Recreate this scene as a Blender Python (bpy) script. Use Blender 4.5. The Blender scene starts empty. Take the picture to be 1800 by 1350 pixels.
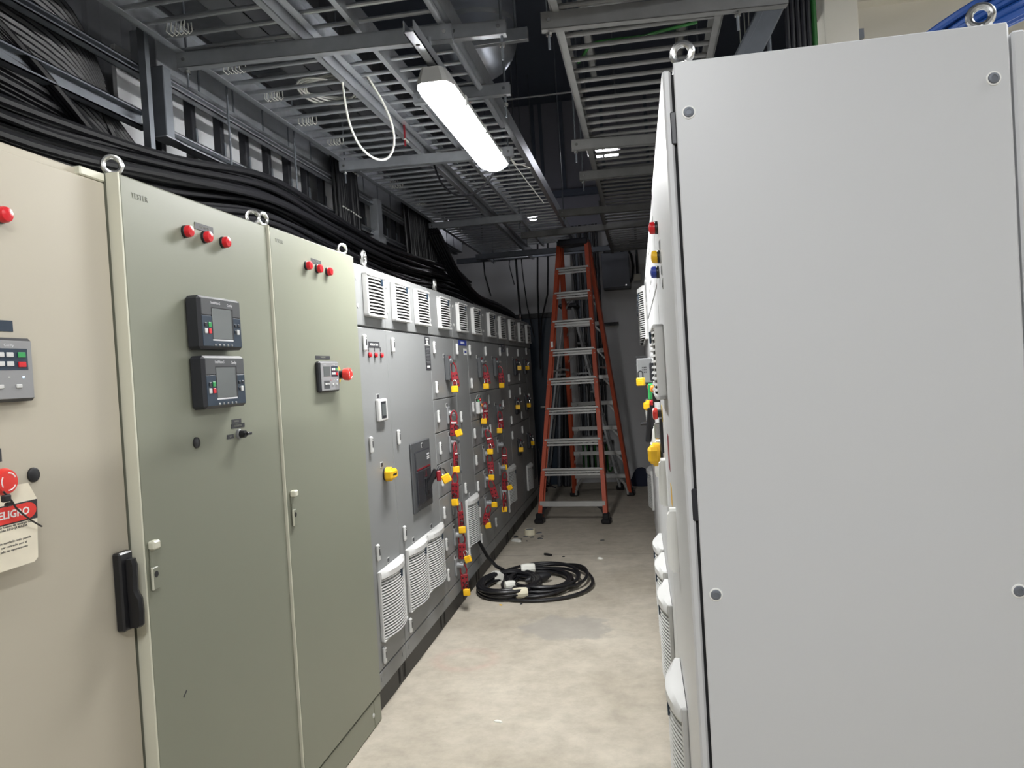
import bpy, math, random
from mathutils import Vector, Matrix
random.seed(7)
scene = bpy.context.scene
COL = scene.collection
PI = math.pi

# ------------------------------------------------------------------ materials
def nodes(name):
    m = bpy.data.materials.new(name); m.use_nodes = True
    nt = m.node_tree
    return m, nt, nt.nodes['Principled BSDF']

def mat(name, col, rough=.5, metal=0., var=.04, scale=6., bump=0., spec=.5):
    m, nt, b = nodes(name)
    b.inputs['Roughness'].default_value = rough
    b.inputs['Metallic'].default_value = metal
    b.inputs['Specular IOR Level'].default_value = spec
    tc = nt.nodes.new('ShaderNodeTexCoord')
    no = nt.nodes.new('ShaderNodeTexNoise'); no.inputs['Scale'].default_value = scale; no.inputs['Detail'].default_value = 5
    nt.links.new(tc.outputs['Object'], no.inputs['Vector'])
    cr = nt.nodes.new('ShaderNodeMix'); cr.data_type = 'RGBA'
    cr.inputs[6].default_value = [c*(1-var) for c in col]+[1]
    cr.inputs[7].default_value = [min(1, c*(1+var)) for c in col]+[1]
    nt.links.new(no.outputs['Fac'], cr.inputs[0]); nt.links.new(cr.outputs[2], b.inputs['Base Color'])
    if bump:
        bp = nt.nodes.new('ShaderNodeBump'); bp.inputs['Strength'].default_value = bump; bp.inputs['Distance'].default_value = .002
        n2 = nt.nodes.new('ShaderNodeTexNoise'); n2.inputs['Scale'].default_value = 400
        nt.links.new(tc.outputs['Object'], n2.inputs['Vector'])
        nt.links.new(n2.outputs['Fac'], bp.inputs['Height']); nt.links.new(bp.outputs['Normal'], b.inputs['Normal'])
    return m

def emit(name, col, st):
    m, nt, b = nodes(name)
    b.inputs['Base Color'].default_value = (.8, .8, .8, 1)
    b.inputs['Emission Color'].default_value = (*col, 1); b.inputs['Emission Strength'].default_value = st
    return m

M = {}
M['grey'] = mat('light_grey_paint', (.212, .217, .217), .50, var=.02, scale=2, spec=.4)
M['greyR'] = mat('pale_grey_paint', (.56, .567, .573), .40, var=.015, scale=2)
M['green'] = mat('grey_green_paint', (.215, .223, .172), .45, var=.03, scale=2)
M['beige'] = mat('beige_paint', (.43, .393, .315), .5, var=.03, scale=2)
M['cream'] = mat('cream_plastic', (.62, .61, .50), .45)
M['white'] = mat('white_plastic', (.56, .56, .55), .4, var=.02)
M['black'] = mat('black_plastic', (.012, .012, .014), .4)
M['rubber'] = mat('black_rubber', (.008, .008, .010), .38)
M['plinth'] = mat('black_plinth_steel', (.018, .018, .019), .5, var=.2)
M['void'] = mat('dark_gap', (.006, .006, .007), .8)
M['charcoal'] = mat('charcoal_plastic', (.020, .021, .026), .4)
M['dgrey'] = mat('dark_grey_plastic', (.065, .068, .072), .42)
M['mgrey'] = mat('mid_grey_plastic', (.20, .205, .21), .4)
M['navy'] = mat('navy_plastic', (.013, .028, .05), .35)
M['blue'] = mat('blue_print', (.02, .045, .30), .4)
M['lcd'] = mat('grey_lcd', (.11, .12, .12), .18)
M['red'] = mat('red_plastic', (.60, .012, .02), .28)
M['redhasp'] = mat('red_coated_hasp', (.21, .008, .015), .4)
M['estop'] = mat('orange_red_button', (.72, .04, .03), .3)
M['yellow'] = mat('yellow_lock', (.80, .46, .012), .4)
M['greenb'] = mat('green_button', (.03, .30, .08), .4)
M['orange'] = mat('orange_button', (.75, .25, .02), .4)
M['chrome'] = mat('zinc_plated_steel', (.72, .72, .70), .25, 1., var=.05)
M['galv'] = mat('galvanised_steel', (.42, .44, .47), .40, .65, var=.18, scale=18)
M['galvd'] = mat('dull_galvanised_steel', (.17, .185, .21), .55, .45, var=.25, scale=14)
M['trayR'] = mat('weathered_tray_steel', (.17, .17, .168), .65, .15, var=.25, scale=14)
M['alu'] = mat('ladder_aluminium', (.55, .55, .54), .42, .55, var=.12, scale=10)
M['alu2'] = mat('dull_aluminium', (.46, .47, .48), .5, .15, var=.12, scale=10)
M['fiber'] = mat('orange_fibreglass', (.45, .07, .026), .5, var=.1, scale=20)
M['wallp'] = mat('pale_grey_wall_paint', (.60, .60, .61), .7, var=.05, scale=1.5, bump=.2)
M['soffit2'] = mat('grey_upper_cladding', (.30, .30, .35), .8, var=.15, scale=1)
M['wallL'] = mat('light_cladding', (.20, .205, .22), .5, var=.1, scale=3)
M['wallLit'] = mat('lit_wall_cladding', (.72, .73, .75), .4, var=.12, scale=5)  # paler copy of the left wall cladding, with the light in its colour
M['dark'] = mat('dark_soffit', (.12, .14, .185), .8, var=.2, scale=1)
M['boxgrey'] = mat('blue_grey_enclosure', (.16, .17, .20), .5)
M['ivory'] = mat('ivory_wall', (.72, .69, .61), .7)
M['foil'] = mat('aluminium_jacket', (.50, .53, .60), .28, .8, var=.2)
M['bluecable'] = mat('blue_cable', (.012, .07, .30), .4)
M['whitecable'] = mat('white_cable', (.62, .62, .58), .45)
M['greenpipe'] = mat('green_pipe', (.02, .13, .025), .5)
M['tape'] = mat('masking_tape', (.66, .62, .47), .6)
M['whitetape'] = mat('white_tape', (.72, .72, .66), .5)
M['paper'] = mat('cream_tag_card', (.78, .72, .58), .6, var=.08, scale=25)
M['print'] = mat('dark_print', (.03, .03, .035), .6)
M['greyprint'] = mat('grey_print', (.21, .215, .185), .6)
M['silverprint'] = mat('silver_print', (.6, .6, .62), .4)
M['whiteprint'] = mat('white_print', (.8, .8, .78), .5)
M['lens'] = emit('lit_lamp_lens', (1, 1, .99), 62.)
M['lens2'] = emit('weaker_lit_lens', (1, 1, .99), 6.)
M['lens3'] = emit('strong_lit_lens', (.97, .985, 1), 50.)
M['tubeglow'] = emit('lit_tube', (.93, .93, 1), 11.)
M['led'] = emit('blue_led', (.3, .6, 1), 3.)
M['fabric'] = mat('dark_blue_fabric', (.02, .025, .05), .9)
M['gold'] = mat('yellow_collar', (.55, .40, .06), .4)

def concrete():
    m, nt, b = nodes('dusty_concrete')
    L = nt.links.new; N = nt.nodes.new
    geo = N('ShaderNodeNewGeometry')
    def noise(s, d=6, r=.6):
        n = N('ShaderNodeTexNoise'); n.inputs['Scale'].default_value = s; n.inputs['Detail'].default_value = d; n.inputs['Roughness'].default_value = r
        L(geo.outputs['Position'], n.inputs['Vector']); return n.outputs['Fac']
    def ramp(f, a, c0, bb, c1):
        r = N('ShaderNodeValToRGB'); r.color_ramp.elements[0].position = a; r.color_ramp.elements[1].position = bb
        r.color_ramp.elements[0].color = (*c0, 1); r.color_ramp.elements[1].color = (*c1, 1); L(f, r.inputs[0]); return r.outputs[0]
    def mixc(f, a, bcol, t='MIX'):
        x = N('ShaderNodeMix'); x.data_type = 'RGBA'; x.blend_type = t
        if hasattr(f, 'type'): L(f, x.inputs[0])
        else: x.inputs[0].default_value = f
        for i, v in ((6, a), (7, bcol)):
            if hasattr(v, 'type'): L(v, x.inputs[i])
            else: x.inputs[i].default_value = (*v, 1)
        return x.outputs[2]
    base = ramp(noise(1.6), .3, (.38, .34, .275), .7, (.51, .465, .39))
    sp = ramp(noise(9, 12, .72), .32, (.80, .80, .80), .62, (1.05, 1.05, 1.05))
    base = mixc(1., base, sp, 'MULTIPLY')
    st = ramp(noise(5.5, 10, .72), .58, (0, 0, 0), .72, (.42, .42, .42))
    base = mixc(st, base, (.30, .275, .235))
    sk = ramp(noise(38, 4, .6), .69, (0, 0, 0), .74, (.5, .5, .5))
    base = mixc(sk, base, (.26, .235, .20))
    sep = N('ShaderNodeSeparateXYZ'); L(geo.outputs['Position'], sep.inputs[0])
    def mth(op, a, bb):
        x = N('ShaderNodeMath'); x.operation = op; x.use_clamp = False
        for i, v in ((0, a), (1, bb)):
            if hasattr(v, 'type'): L(v, x.inputs[i])
            else: x.inputs[i].default_value = v
        return x.outputs[0]
    def blob(cx, cy, rx, ry, wob, s):
        dx = mth('DIVIDE', mth('SUBTRACT', sep.outputs[0], cx), rx); dy = mth('DIVIDE', mth('SUBTRACT', sep.outputs[1], cy), ry)
        r = mth('SQRT', mth('ADD', mth('MULTIPLY', dx, dx), mth('MULTIPLY', dy, dy)), 0.)
        return mth('ADD', r, mth('MULTIPLY', mth('SUBTRACT', noise(s, 4), .5), wob))
    ring = blob(-1.01, 3.90, .155, .135, .35, 9)
    rf = mth('SUBTRACT', 1., mth('MULTIPLY', mth('ABSOLUTE', mth('SUBTRACT', ring, 1.), 0.), 3.))
    rc = N('ShaderNodeClamp'); L(mth('MULTIPLY', mth('MULTIPLY', rf, .34), noise(14, 5)), rc.inputs[0]); rc.inputs[2].default_value = .30
    base = mixc(rc.outputs[0], base, (.52, .27, .24))
    pt = blob(-.52, 4.40, .30, .22, 1.5, 6)
    pf = ramp(pt, .80, (.62, .62, .62), 1.0, (0, 0, 0))
    base = mixc(pf, base, (.30, .285, .26))
    # saw-cut joint across the aisle
    jd = mth('ABSOLUTE', mth('SUBTRACT', sep.outputs[1], mth('ADD', 6.10, mth('MULTIPLY', sep.outputs[0], -.02))), 0.)
    jf = ramp(jd, .004, (.6, .6, .6), .012, (0, 0, 0))
    base = mixc(jf, base, (.24, .22, .19))
    L(base, b.inputs['Base Color'])
    b.inputs['Roughness'].default_value = .62; b.inputs['Specular IOR Level'].default_value = .3
    bp = N('ShaderNodeBump'); bp.inputs['Strength'].default_value = .06; bp.inputs['Distance'].default_value = .003
    L(noise(60, 8, .7), bp.inputs['Height']); L(bp.outputs['Normal'], b.inputs['Normal'])
    return m
M['concrete'] = concrete()

# ------------------------------------------------------------------ mesh builder
class MB:
    def __init__(s):
        s.v = []; s.f = []; s.mi = []; s.T = None; s.m = 0
    def _add(s, vs, fs):
        n = len(s.v)
        if s.T is not None: vs = [s.T @ Vector(p) for p in vs]
        s.v += [tuple(p) for p in vs]
        s.f += [[i+n for i in q] for q in fs]; s.mi += [s.m]*len(fs)
    def box(s, x0, x1, y0, y1, z0, z1, ch=0.):
        if x0 > x1: x0, x1 = x1, x0
        if y0 > y1: y0, y1 = y1, y0
        if z0 > z1: z0, z1 = z1, z0
        if not ch:
            vs = [(x, y, z) for x in (x0, x1) for y in (y0, y1) for z in (z0, z1)]
            s._add(vs, [(0, 1, 3, 2), (4, 6, 7, 5), (0, 4, 5, 1), (2, 3, 7, 6), (0, 2, 6, 4), (1, 5, 7, 3)]); return s
        c = min(ch, (x1-x0)*.49, (y1-y0)*.49, (z1-z0)*.49)
        P = ((x0, x1), (y0, y1), (z0, z1)); vs = []; idx = {}
        for i in (0, 1):
            for j in (0, 1):
                for k in (0, 1):
                    b = (i, j, k)
                    for ax in range(3):
                        p = [P[a][b[a]] if a == ax else P[a][b[a]]+(c if b[a] == 0 else -c) for a in range(3)]
                        idx[(b, ax)] = len(vs); vs.append(p)
        fs = []
        cen = Vector(((x0+x1)/2, (y0+y1)/2, (z0+z1)/2))
        def face(ids):
            a, b, d = (Vector(vs[t]) for t in ids[:3])
            n = (b-a).cross(d-a); mid = sum((Vector(vs[t]) for t in ids), Vector())/len(ids)
            fs.append(ids if n.dot(mid-cen) > 0 else ids[::-1])
        for ax in range(3):
            o = [a for a in range(3) if a != ax]
            for sd in (0, 1):
                ids = []
                for (p, q) in ((0, 0), (1, 0), (1, 1), (0, 1)):
                    b = [0]*3; b[ax] = sd; b[o[0]] = p; b[o[1]] = q; ids.append(idx[(tuple(b), ax)])
                face(ids)
            for p in (0, 1):
                for q in (0, 1):
                    b0 = [0]*3; b1 = [0]*3; b1[ax] = 1
                    for b in (b0, b1): b[o[0]] = p; b[o[1]] = q
                    face([idx[(tuple(b0), o[0])], idx[(tuple(b1), o[0])], idx[(tuple(b1), o[1])], idx[(tuple(b0), o[1])]])
        for i in (0, 1):
            for j in (0, 1):
                for k in (0, 1):
                    face([idx[((i, j, k), a)] for a in range(3)])
        s._add(vs, fs); return s
    def rings(s, rs, cap=True, closed=False):
        n = len(rs[0]); vs = [p for r in rs for p in r]; fs = []
        R = len(rs)
        for i in range(R if closed else R-1):
            a = i*n; b = ((i+1) % R)*n
            for j in range(n):
                k = (j+1) % n; fs.append((a+j, a+k, b+k, b+j))
        if cap and not closed:
            fs.append(tuple(range(n))[::-1]); fs.append(tuple((R-1)*n+j for j in range(n)))
        s._add(vs, fs); return s
    def lathe(s, o, d, prof, n=20):
        d = Vector(d).normalized(); o = Vector(o)
        a = d.orthogonal().normalized(); b = d.cross(a)
        s.rings([[o+d*t+(a*math.cos(2*PI*j/n)+b*math.sin(2*PI*j/n))*r for j in range(n)] for t, r in prof]); return s
    def cyl(s, p0, p1, r, n=14, r1=None):
        p0 = Vector(p0); p1 = Vector(p1); L = (p1-p0).length
        return s.lathe(p0, p1-p0, [(0, r), (L, r if r1 is None else r1)], n)
    def tube(s, pts, r, n=8, closed=False):
        pts = [Vector(p) for p in pts]; rs = []; up = None; K = len(pts)
        for i, p in enumerate(pts):
            if closed: t = (pts[(i+1) % K]-pts[i-1])
            else: t = pts[min(i+1, K-1)]-pts[max(i-1, 0)]
            t.normalize()
            if up is None: up = t.orthogonal().normalized()
            up = up-t*up.dot(t)
            if up.length < 1e-5: up = t.orthogonal()
            up.normalize(); b = t.cross(up)
            rs.append([p+(up*math.cos(2*PI*j/n)+b*math.sin(2*PI*j/n))*r for j in range(n)])
        s.rings(rs, True, closed); return s
    def prism(s, poly, d0, d1):
        # poly in (y,z), extruded along x from d0 to d1
        n = len(poly)
        s._add([(d0, y, z) for y, z in poly]+[(d1, y, z) for y, z in poly],
               [tuple(range(n))[::-1], tuple(range(n, 2*n))]+[(i, (i+1) % n, n+(i+1) % n, n+i) for i in range(n)]); return s
    def bar(s, p0, p1, w, h, ch=0.):
        # rectangular bar, w across, h along the up-ish direction
        p0 = Vector(p0); p1 = Vector(p1); d = p1-p0; L = d.length; d.normalize()
        up = Vector((0, 0, 1)); 
        if abs(d.z) > .95: up = Vector((0, 1, 0))
        a = d.cross(up).normalized(); u = a.cross(d)
        old = s.T; Tm = Matrix.Identity(4)
        for i in range(3): Tm[i][0] = d[i]; Tm[i][1] = a[i]; Tm[i][2] = u[i]; Tm[i][3] = p0[i]
        s.T = Tm if old is None else old @ Tm
        s.box(0, L, -w/2, w/2, -h/2, h/2, ch); s.T = old; return s
    def mesh(s, name, mats, smooth=True):
        me = bpy.data.meshes.new(name); me.from_pydata(s.v, [], s.f)
        if not isinstance(mats, (list, tuple)): mats = [mats]
        for m in mats: me.materials.append(m)
        me.polygons.foreach_set('material_index', s.mi)
        import bmesh
        bm = bmesh.new(); bm.from_mesh(me); bmesh.ops.recalc_face_normals(bm, faces=bm.faces); bm.to_mesh(me); bm.free()
        if smooth:
            me.polygons.foreach_set('use_smooth', [True]*len(me.polygons))
            me.set_sharp_from_angle(angle=.6)
        me.update(); return me

def link(name, me, parent=None, loc=(0, 0, 0), rot=(0, 0, 0)):
    o = bpy.data.objects.new(name, me); COL.objects.link(o)
    o.location = loc; o.rotation_euler = rot
    if parent: o.parent = parent
    return o
def thing(name, label, cat, loc=(0, 0, 0), rot=(0, 0, 0), group=None):
    o = link(name, None, None, loc, rot); o.empty_display_size = .1
    o['label'] = label; o['category'] = cat
    if group: o['group'] = group
    return o
def tag(o, label, cat, group=None):
    o['label'] = label; o['category'] = cat
    if group: o['group'] = group
    return o
def struct(name, me, loc=(0, 0, 0)):
    o = link(name, me, None, loc); o['kind'] = 'structure'; return o
def B(name, m, *boxes, ch=0.):
    b = MB()
    for q in boxes: b.box(*q, ch=ch)
    return b.mesh(name, m)
_txt = {}
FACE = Matrix(((0, 0, 1, 0), (1, 0, 0, 0), (0, 1, 0, 0), (0, 0, 0, 1)))
def text(body, size, m, parent, loc, sx=1., align='CENTER', name='lettering', bold=0.):
    k = (body, size, m.name, sx, align, bold)
    if k not in _txt:
        cu = bpy.data.curves.new('t', 'FONT'); cu.body = body; cu.size = size; cu.align_x = align; cu.align_y = 'CENTER'; cu.resolution_u = 2
        cu.extrude = .0003; cu.offset = bold
        ob = bpy.data.objects.new('t', cu); COL.objects.link(ob)
        bpy.context.view_layer.update()
        me = bpy.data.meshes.new_from_object(ob.evaluated_get(bpy.context.evaluated_depsgraph_get()))
        bpy.data.objects.remove(ob); bpy.data.curves.remove(cu)
        me.transform(FACE @ Matrix.Diagonal((sx, 1, 1, 1))); me.materials.clear(); me.materials.append(m); me.name = 'lettering'
        _txt[k] = me
    return link(name, _txt[k], parent, loc)

# ------------------------------------------------------------------ camera (27 mm on 36 mm, eye 1.5 m up)
cam = bpy.data.cameras.new('camera'); cam.lens = 27; cam.sensor_width = 36; cam.clip_start = .02
co = bpy.data.objects.new('camera', cam); COL.objects.link(co); scene.camera = co
Rm = Matrix([[0.9838337067164541, 0.05662431779404945, 0.1698968044517635], [0.16859831770486222, 0.027004925346666243, -0.9853148437297143], [-0.06038083135940254, 0.9980302704033478, 0.01702159108214954]])
co.matrix_world = Matrix.Translation((0, 0, 1.5)) @ Rm.to_4x4()

A = -1.234                      # plane of the left row of cabinet faces
# ------------------------------------------------------------------ room shell
struct('floor', B('floor', M['concrete'], (-2.6, 3.4, -4.5, 10.1, -.1, 0)))
struct('ceiling', B('ceiling', M['dark'], (-2.6, 3.4, -4.5, 10.1, 4.9, 5.0)))
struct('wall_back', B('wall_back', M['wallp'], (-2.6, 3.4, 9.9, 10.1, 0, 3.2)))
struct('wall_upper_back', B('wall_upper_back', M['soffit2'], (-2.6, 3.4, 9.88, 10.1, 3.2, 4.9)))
b = MB()
n = 160; y0, y1 = -4.5, 9.9
prof = []
for i in range(n+1):
    y = y0+(y1-y0)*i/n; ph = i % 4
    prof.append((-2.42 if ph in (0, 1) else -2.46, y))
b.rings([[(x, y, z) for x, y in prof] + [(-2.6, y1, z), (-2.6, y0, z)] for z in (0, 4.9)])
struct('wall_left', b.mesh('wall_left', M['wallL'], smooth=False))
struct('wall_right', B('wall_right', M['ivory'], (3.3, 3.4, -4.5, 9.9, 0, 4.9)))
struct('wall_front', B('wall_front', M['wallp'], (-2.6, 3.4, -4.6, -4.5, 0, 4.9)))
b = MB()
for x in (-2.1, -1.62, -1.23, -1.13, -.86, -.35, .2, .75): b.box(x-.02, x+.02, 9.84, 9.88, 3.75, 4.9)
b.box(-2.4, 3.3, 9.8, 9.88, 3.68, 3.76)
struct('trim_1', b.mesh('trim', M['dark']))
# dark steel door leaf beyond the end of the left row
d = struct('door_1', B('door_1', M['navy'], (-2.25, -1.13, 9.84, 9.9, 0, 2.16), ch=.004))
link('door_frame', B('door_frame', M['charcoal'], (-2.31, -2.25, 9.82, 9.9, 0, 2.22), (-1.13, -1.09, 9.82, 9.9, 0, 2.22), (-2.25, -1.13, 9.82, 9.9, 2.16, 2.22)), d)
link('door_handle', B('door_handle', M['chrome'], (-1.24, -1.21, 9.78, 9.84, 1.0, 1.03), (-1.33, -1.21, 9.77, 9.785, 1.0, 1.025)), d)

# ------------------------------------------------------------------ shared cabinet pieces (X out of the face, Y along it, Z up)
def _latch():
    b = MB(); b.box(0, .016, -.013, .013, -.038, .038, .006); b.m = 1
    b.box(.015, .0168, -.005, .006, -.014, .016, .001); b.box(.015, .0168, -.004, .005, .02, .026, .001); return b.mesh('latch', [M['white'], M['black']])
LATCH = _latch()
def _louver(w=.245, h=.2, n=11):
    b = MB(); t = .030
    b.box(0, t-.005, -w/2, -w/2+.018, -h/2, h/2, .003); b.box(0, t-.005, w/2-.018, w/2, -h/2, h/2, .003)
    b.box(0, t, -w/2, w/2, h/2-.012, h/2, .003); b.box(0, t, -w/2, w/2, -h/2, -h/2+.014, .003)
    for i in range(n):
        z = -h/2+.018+(h-.03)*(i+.5)/n; p = (h-.03)/n
        rs = []
        for k in range(7):
            y = -w/2+.016+(w-.032)*k/6; bul = .008*(1-(2*k/6-1)**2)
            rs.append([(t-.016+bul, y, z+p*.24), (t-.006+bul, y, z+p*.16), (t-.003+bul, y, z-p*.24), (t-.006+bul, y, z-p*.28), (t-.012+bul, y, z-p*.02)])
        b.rings(rs)
    b.m = 1; b.rings([[(.001, y_, z_) for z_ in (-h/2+.010, h/2-.010)]+[(t-.013+.008*(1-(2*k_/6-1)**2), y_, z_) for z_ in (h/2-.010, -h/2+.010)] for k_, y_ in ((k_, -w/2+.014+(w-.028)*k_/6) for k_ in range(7))])
    b.m = 2; b.box(t+.002, t+.008, w/2-.082, w/2-.064, h/2-.05, h/2-.016, .002)
    return b.mesh('louver_grille', [M['white'], M['void'], M['navy']])
LOUVER = _louver()
def _fan(w=.345, h=.32, n=21):
    b = MB(); t = .016
    for sg in (-1, 1): b.box(0, t, sg*w/2, sg*(w/2-.012), -h/2, h/2, .003)
    b.box(0, t+.004, -w/2, w/2, -h/2, -h/2+.01, .003)
    K = 10
    def bul(k): return .030*(1-(2*k/K-1)**2)
    rs = []
    for k in range(K+1):
        y = -w/2+.004+(w-.008)*k/K; q = bul(k)
        rs.append([(.002, y, h/2-.034), (.002, y, h/2), (t+q*.6, y, h/2), (t+.004+q, y, h/2-.01), (t+.004+q, y, h/2-.034)])
    b.rings(rs)
    hh = h-.046; p = hh/n
    for i in range(n):
        z = -h/2+.01+p*(i+.5); rs = []
        for k in range(K+1):
            y = -w/2+.01+(w-.02)*k/K; q = bul(k)
            rs.append([(t+q-.009, y, z+p*.30), (t+q-.002, y, z+p*.20), (t+q, y, z-p*.22), (t+q-.003, y, z-p*.26), (t+q-.008, y, z+p*.02)])
        b.rings(rs)
    b.m = 1; b.rings([[(.001, y_, z_) for z_ in (-h/2+.008, h/2-.03)]+[(t-.010+bul(k_), y_, z_) for z_ in (h/2-.03, -h/2+.008)] for k_, y_ in ((k_, -w/2+.01+(w-.02)*k_/K) for k_ in range(K+1))])
    b.m = 2; b.box(t+.020, t+.032, .03, .048, h/2-.075, h/2-.036, .002)
    return b.mesh('fan_filter', [M['white'], M['void'], M['navy']])
FAN = _fan()
def _eye(R=.030, r=.0095, flat=False):
    b = MB(); K = 28
    if flat:
        pts = [(0, .021*math.cos(a), .052+.030*math.sin(a)) for a in [2*PI*i/K for i in range(K)]]
        b.tube(pts, .010, 8, True); b.box(-.012, .012, -.035, .035, 0, .012, .003); b.box(-.012, .012, -.014, .014, .008, .03, .004)
        b.lathe((0, .05, 0), (0, 0, 1), [(0, .012), (.008, .012), (.008, .007), (.014, .006)], 10)
    else:
        pts = [(0, R*math.cos(a), .006+R+R*math.sin(a)) for a in [2*PI*i/K for i in range(K)]]
        b.tube(pts, r, 10, True); b.lathe((0, 0, 0), (0, 0, 1), [(0, .013), (.004, .013), (.008, .008)], 18)
    return b.mesh('lifting_eye', M['chrome'])
EYE = _eye(.0205, .0068); EYEF = _eye(flat=True); EYEBIG = _eye(.0175, .0066)
def _lamp(m=M['red']):
    b = MB(); b.m = 1; b.lathe((0, 0, 0), (1, 0, 0), [(0, .0175), (.007, .0175), (.009, .015)], 22)
    b.m = 0; b.lathe((0, 0, 0), (1, 0, 0), [(.007, .0165), (.017, .0165), (.0215, .0145), (.024, .006), (.0243, .001)], 12)
    return b.mesh('indicator_lamp', [m, M['black']])
LAMP = _lamp(); LAMPY = _lamp(M['yellow']); LAMPB = _lamp(M['blue']); LAMPG = _lamp(M['greenb']); LAMPO = _lamp(M['orange'])
def _estop():
    b = MB(); b.m = 2; b.lathe((0, 0, 0), (1, 0, 0), [(0, .036), (.004, .036), (.005, .033)], 30)
    b.m = 1; b.lathe((0, 0, 0), (1, 0, 0), [(.004, .017), (.03, .017)], 18)
    b.m = 0; b.lathe((0, 0, 0), (1, 0, 0), [(.028, .018), (.032, .024), (.05, .026), (.058, .022), (.059, .010), (.0592, .001)], 28)
    b.m = 3
    for q in range(3):
        a0 = 2*PI*q/3+.4
        b.tube([(.0588, .0165*math.cos(a0+t*.17), .0165*math.sin(a0+t*.17)) for t in range(8)], .0013, 5)
    return b.mesh('emergency_button', [M['estop'], M['black'], M['gold'], M['whiteprint']])
ESTOP = _estop()
def _rot():                              # small rotary breaker handle
    b = MB(); b.box(0, .012, -.030, .030, -.055, .052, .004)
    b.lathe((.012, .004, .008), (1, 0, 0), [(0, .022), (.008, .020), (.026, .014), (.040, .013)], 16)
    b.box(.028, .048, -.006, .016, -.012, .030, .005); b.box(.030, .046, .004, .042, -.002, .016, .004)
    b.m = 1; b.box(.036, .052, .034, .050, -.004, .018, .003)
    return b.mesh('rotary_handle', [M['mgrey'], M['dgrey']])
ROT = _rot()
def _lever(m=M['dgrey']):                # tall breaker handle with metal grip
    b = MB(); b.box(0, .030, -.036, .036, -.085, .075, .006); b.box(.028, .036, -.026, .026, -.075, .030, .004)
    b.m = 2; b.box(.028, .034, -.028, .028, .052, .070, .002)
    b.m = 0; b.lathe((.030, 0, .036), (1, 0, 0), [(0, .025), (.012, .024), (.02, .018)], 18)
    b.m = 1; b.box(.034, .052, -.02, .045, .024, .048, .006); b.lathe((.043, .040, .036), (0, 1, 0), [(0, .011), (.03, .011), (.036, .006)], 14)
    b.m = 3; b.box(.0355, .037, -.008, .008, -.06, -.03)
    return b.mesh('breaker_lever', [m, M['chrome'], M['redhasp'], M['charcoal']])
LEVER = _lever(); LEVERD = _lever(M['charcoal'])
def _tagp():
    b = MB(); b.box(0, .002, -.017, .017, -.013, .013, .001); b.m = 1; b.box(.0015, .0028, -.0135, .0135, -.0095, .0095); return b.mesh('number_tag', [M['white'], M['print']])
NTAG = _tagp()
def _yrot():
    b = MB(); b.m = 1; b.lathe((0, 0, 0), (1, 0, 0), [(0, .03), (.008, .03), (.010, .022)], 22)
    b.m = 0; b.box(.010, .052, -.045, .045, -.024, .024, .010); b.lathe((.010, 0, 0), (1, 0, 0), [(0, .034), (.022, .034), (.026, .030)], 24)
    b.m = 1; b.box(.0515, .0528, -.032, .022, -.004, .004)
    return b.mesh('rotary_switch', [M['yellow'], M['black']])
YROT = _yrot()
def _screw(m=M['chrome']):
    b = MB(); b.lathe((0, 0, 0), (1, 0, 0), [(0, .010), (.002, .010), (.0035, .007)], 14); return b.mesh('screw', m)
SCREW = _screw(M['white'])
LOCKS = B('lock_screw', M['mgrey'], (0, .002, -.006, .006, -.010, .010), ch=.001)
PLUG = MB().lathe((0, 0, 0), (1, 0, 0), [(0, .0155), (.004, .015), (.006, .011), (.0062, .001)], 20).mesh('hole_plug', M['black'])
SLOT = B('slot', M['void'], (0, .001, -.012, .012, -.04, .04))

class Cab:
    """one cabinet; its Empty stands at the foot of the face, X points into the aisle"""
    def __init__(s, label, y0, y1, top=2.025, side=1, paint='grey', d0=.0, depth=.58, plinth=.105, name='electrical_cabinet', cat='cabinet', pm='plinth', group=None):
        s.y0, s.y1, s.side, s.top = y0, y1, side, top
        s.yc = (y0+y1)/2; s.w = abs(y1-y0); s.p = M[paint]
        if side > 0: s.e = thing(name, label, cat, (A+d0, s.yc, 0), (0, 0, 0), group)
        else:
            th = .0085; x = .0765-.0085*s.yc-d0
            s.e = thing(name, label, cat, (x, s.yc, 0), (0, 0, PI+th), group)
        h = s.w/2-.0005
        b = MB(); b.box(-depth, -.019, -h, h, plinth, top, .004)
        s.body = link('body', b.mesh('body', s.p), s.e)
        q = MB(); q.box(-depth, -.022, -h, h, 0, plinth, .002)
        s.plinth = link('plinth', q.mesh('plinth', M[pm]), s.e)
    def u(s, y): return (y-s.yc) if s.side > 0 else (s.yc-y)
    def put(s, name, me, y, z, parent=None, d=0., rot=(0, 0, 0)):
        return link(name, me, parent or s.e, (d, s.u(y), z), rot)
    def door(s, z0, z1, y0=None, y1=None, name='door', t=.018, d=0., g=.0022, ch=.003, m=None):
        a, c = s.u(s.y0 if y0 is None else y0), s.u(s.y1 if y1 is None else y1)
        if a > c: a, c = c, a
        return link(name, B(name, m or s.p, (d-t, d, a+g, c-g, z0+g, z1-g), ch=ch), s.e)
    def strip_label(s, y, z, w, h, txt, size, parent=None, m='print', tm='whiteprint', d=0., sx=.8):
        o = s.put('name_plate', B('name_plate', M[m], (0, .0012, -w/2, w/2, -h/2, h/2)), y, z, parent, d)
        if txt: text(txt, size, M[tm], o, (.0013, 0, 0), sx)
        return o

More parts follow.
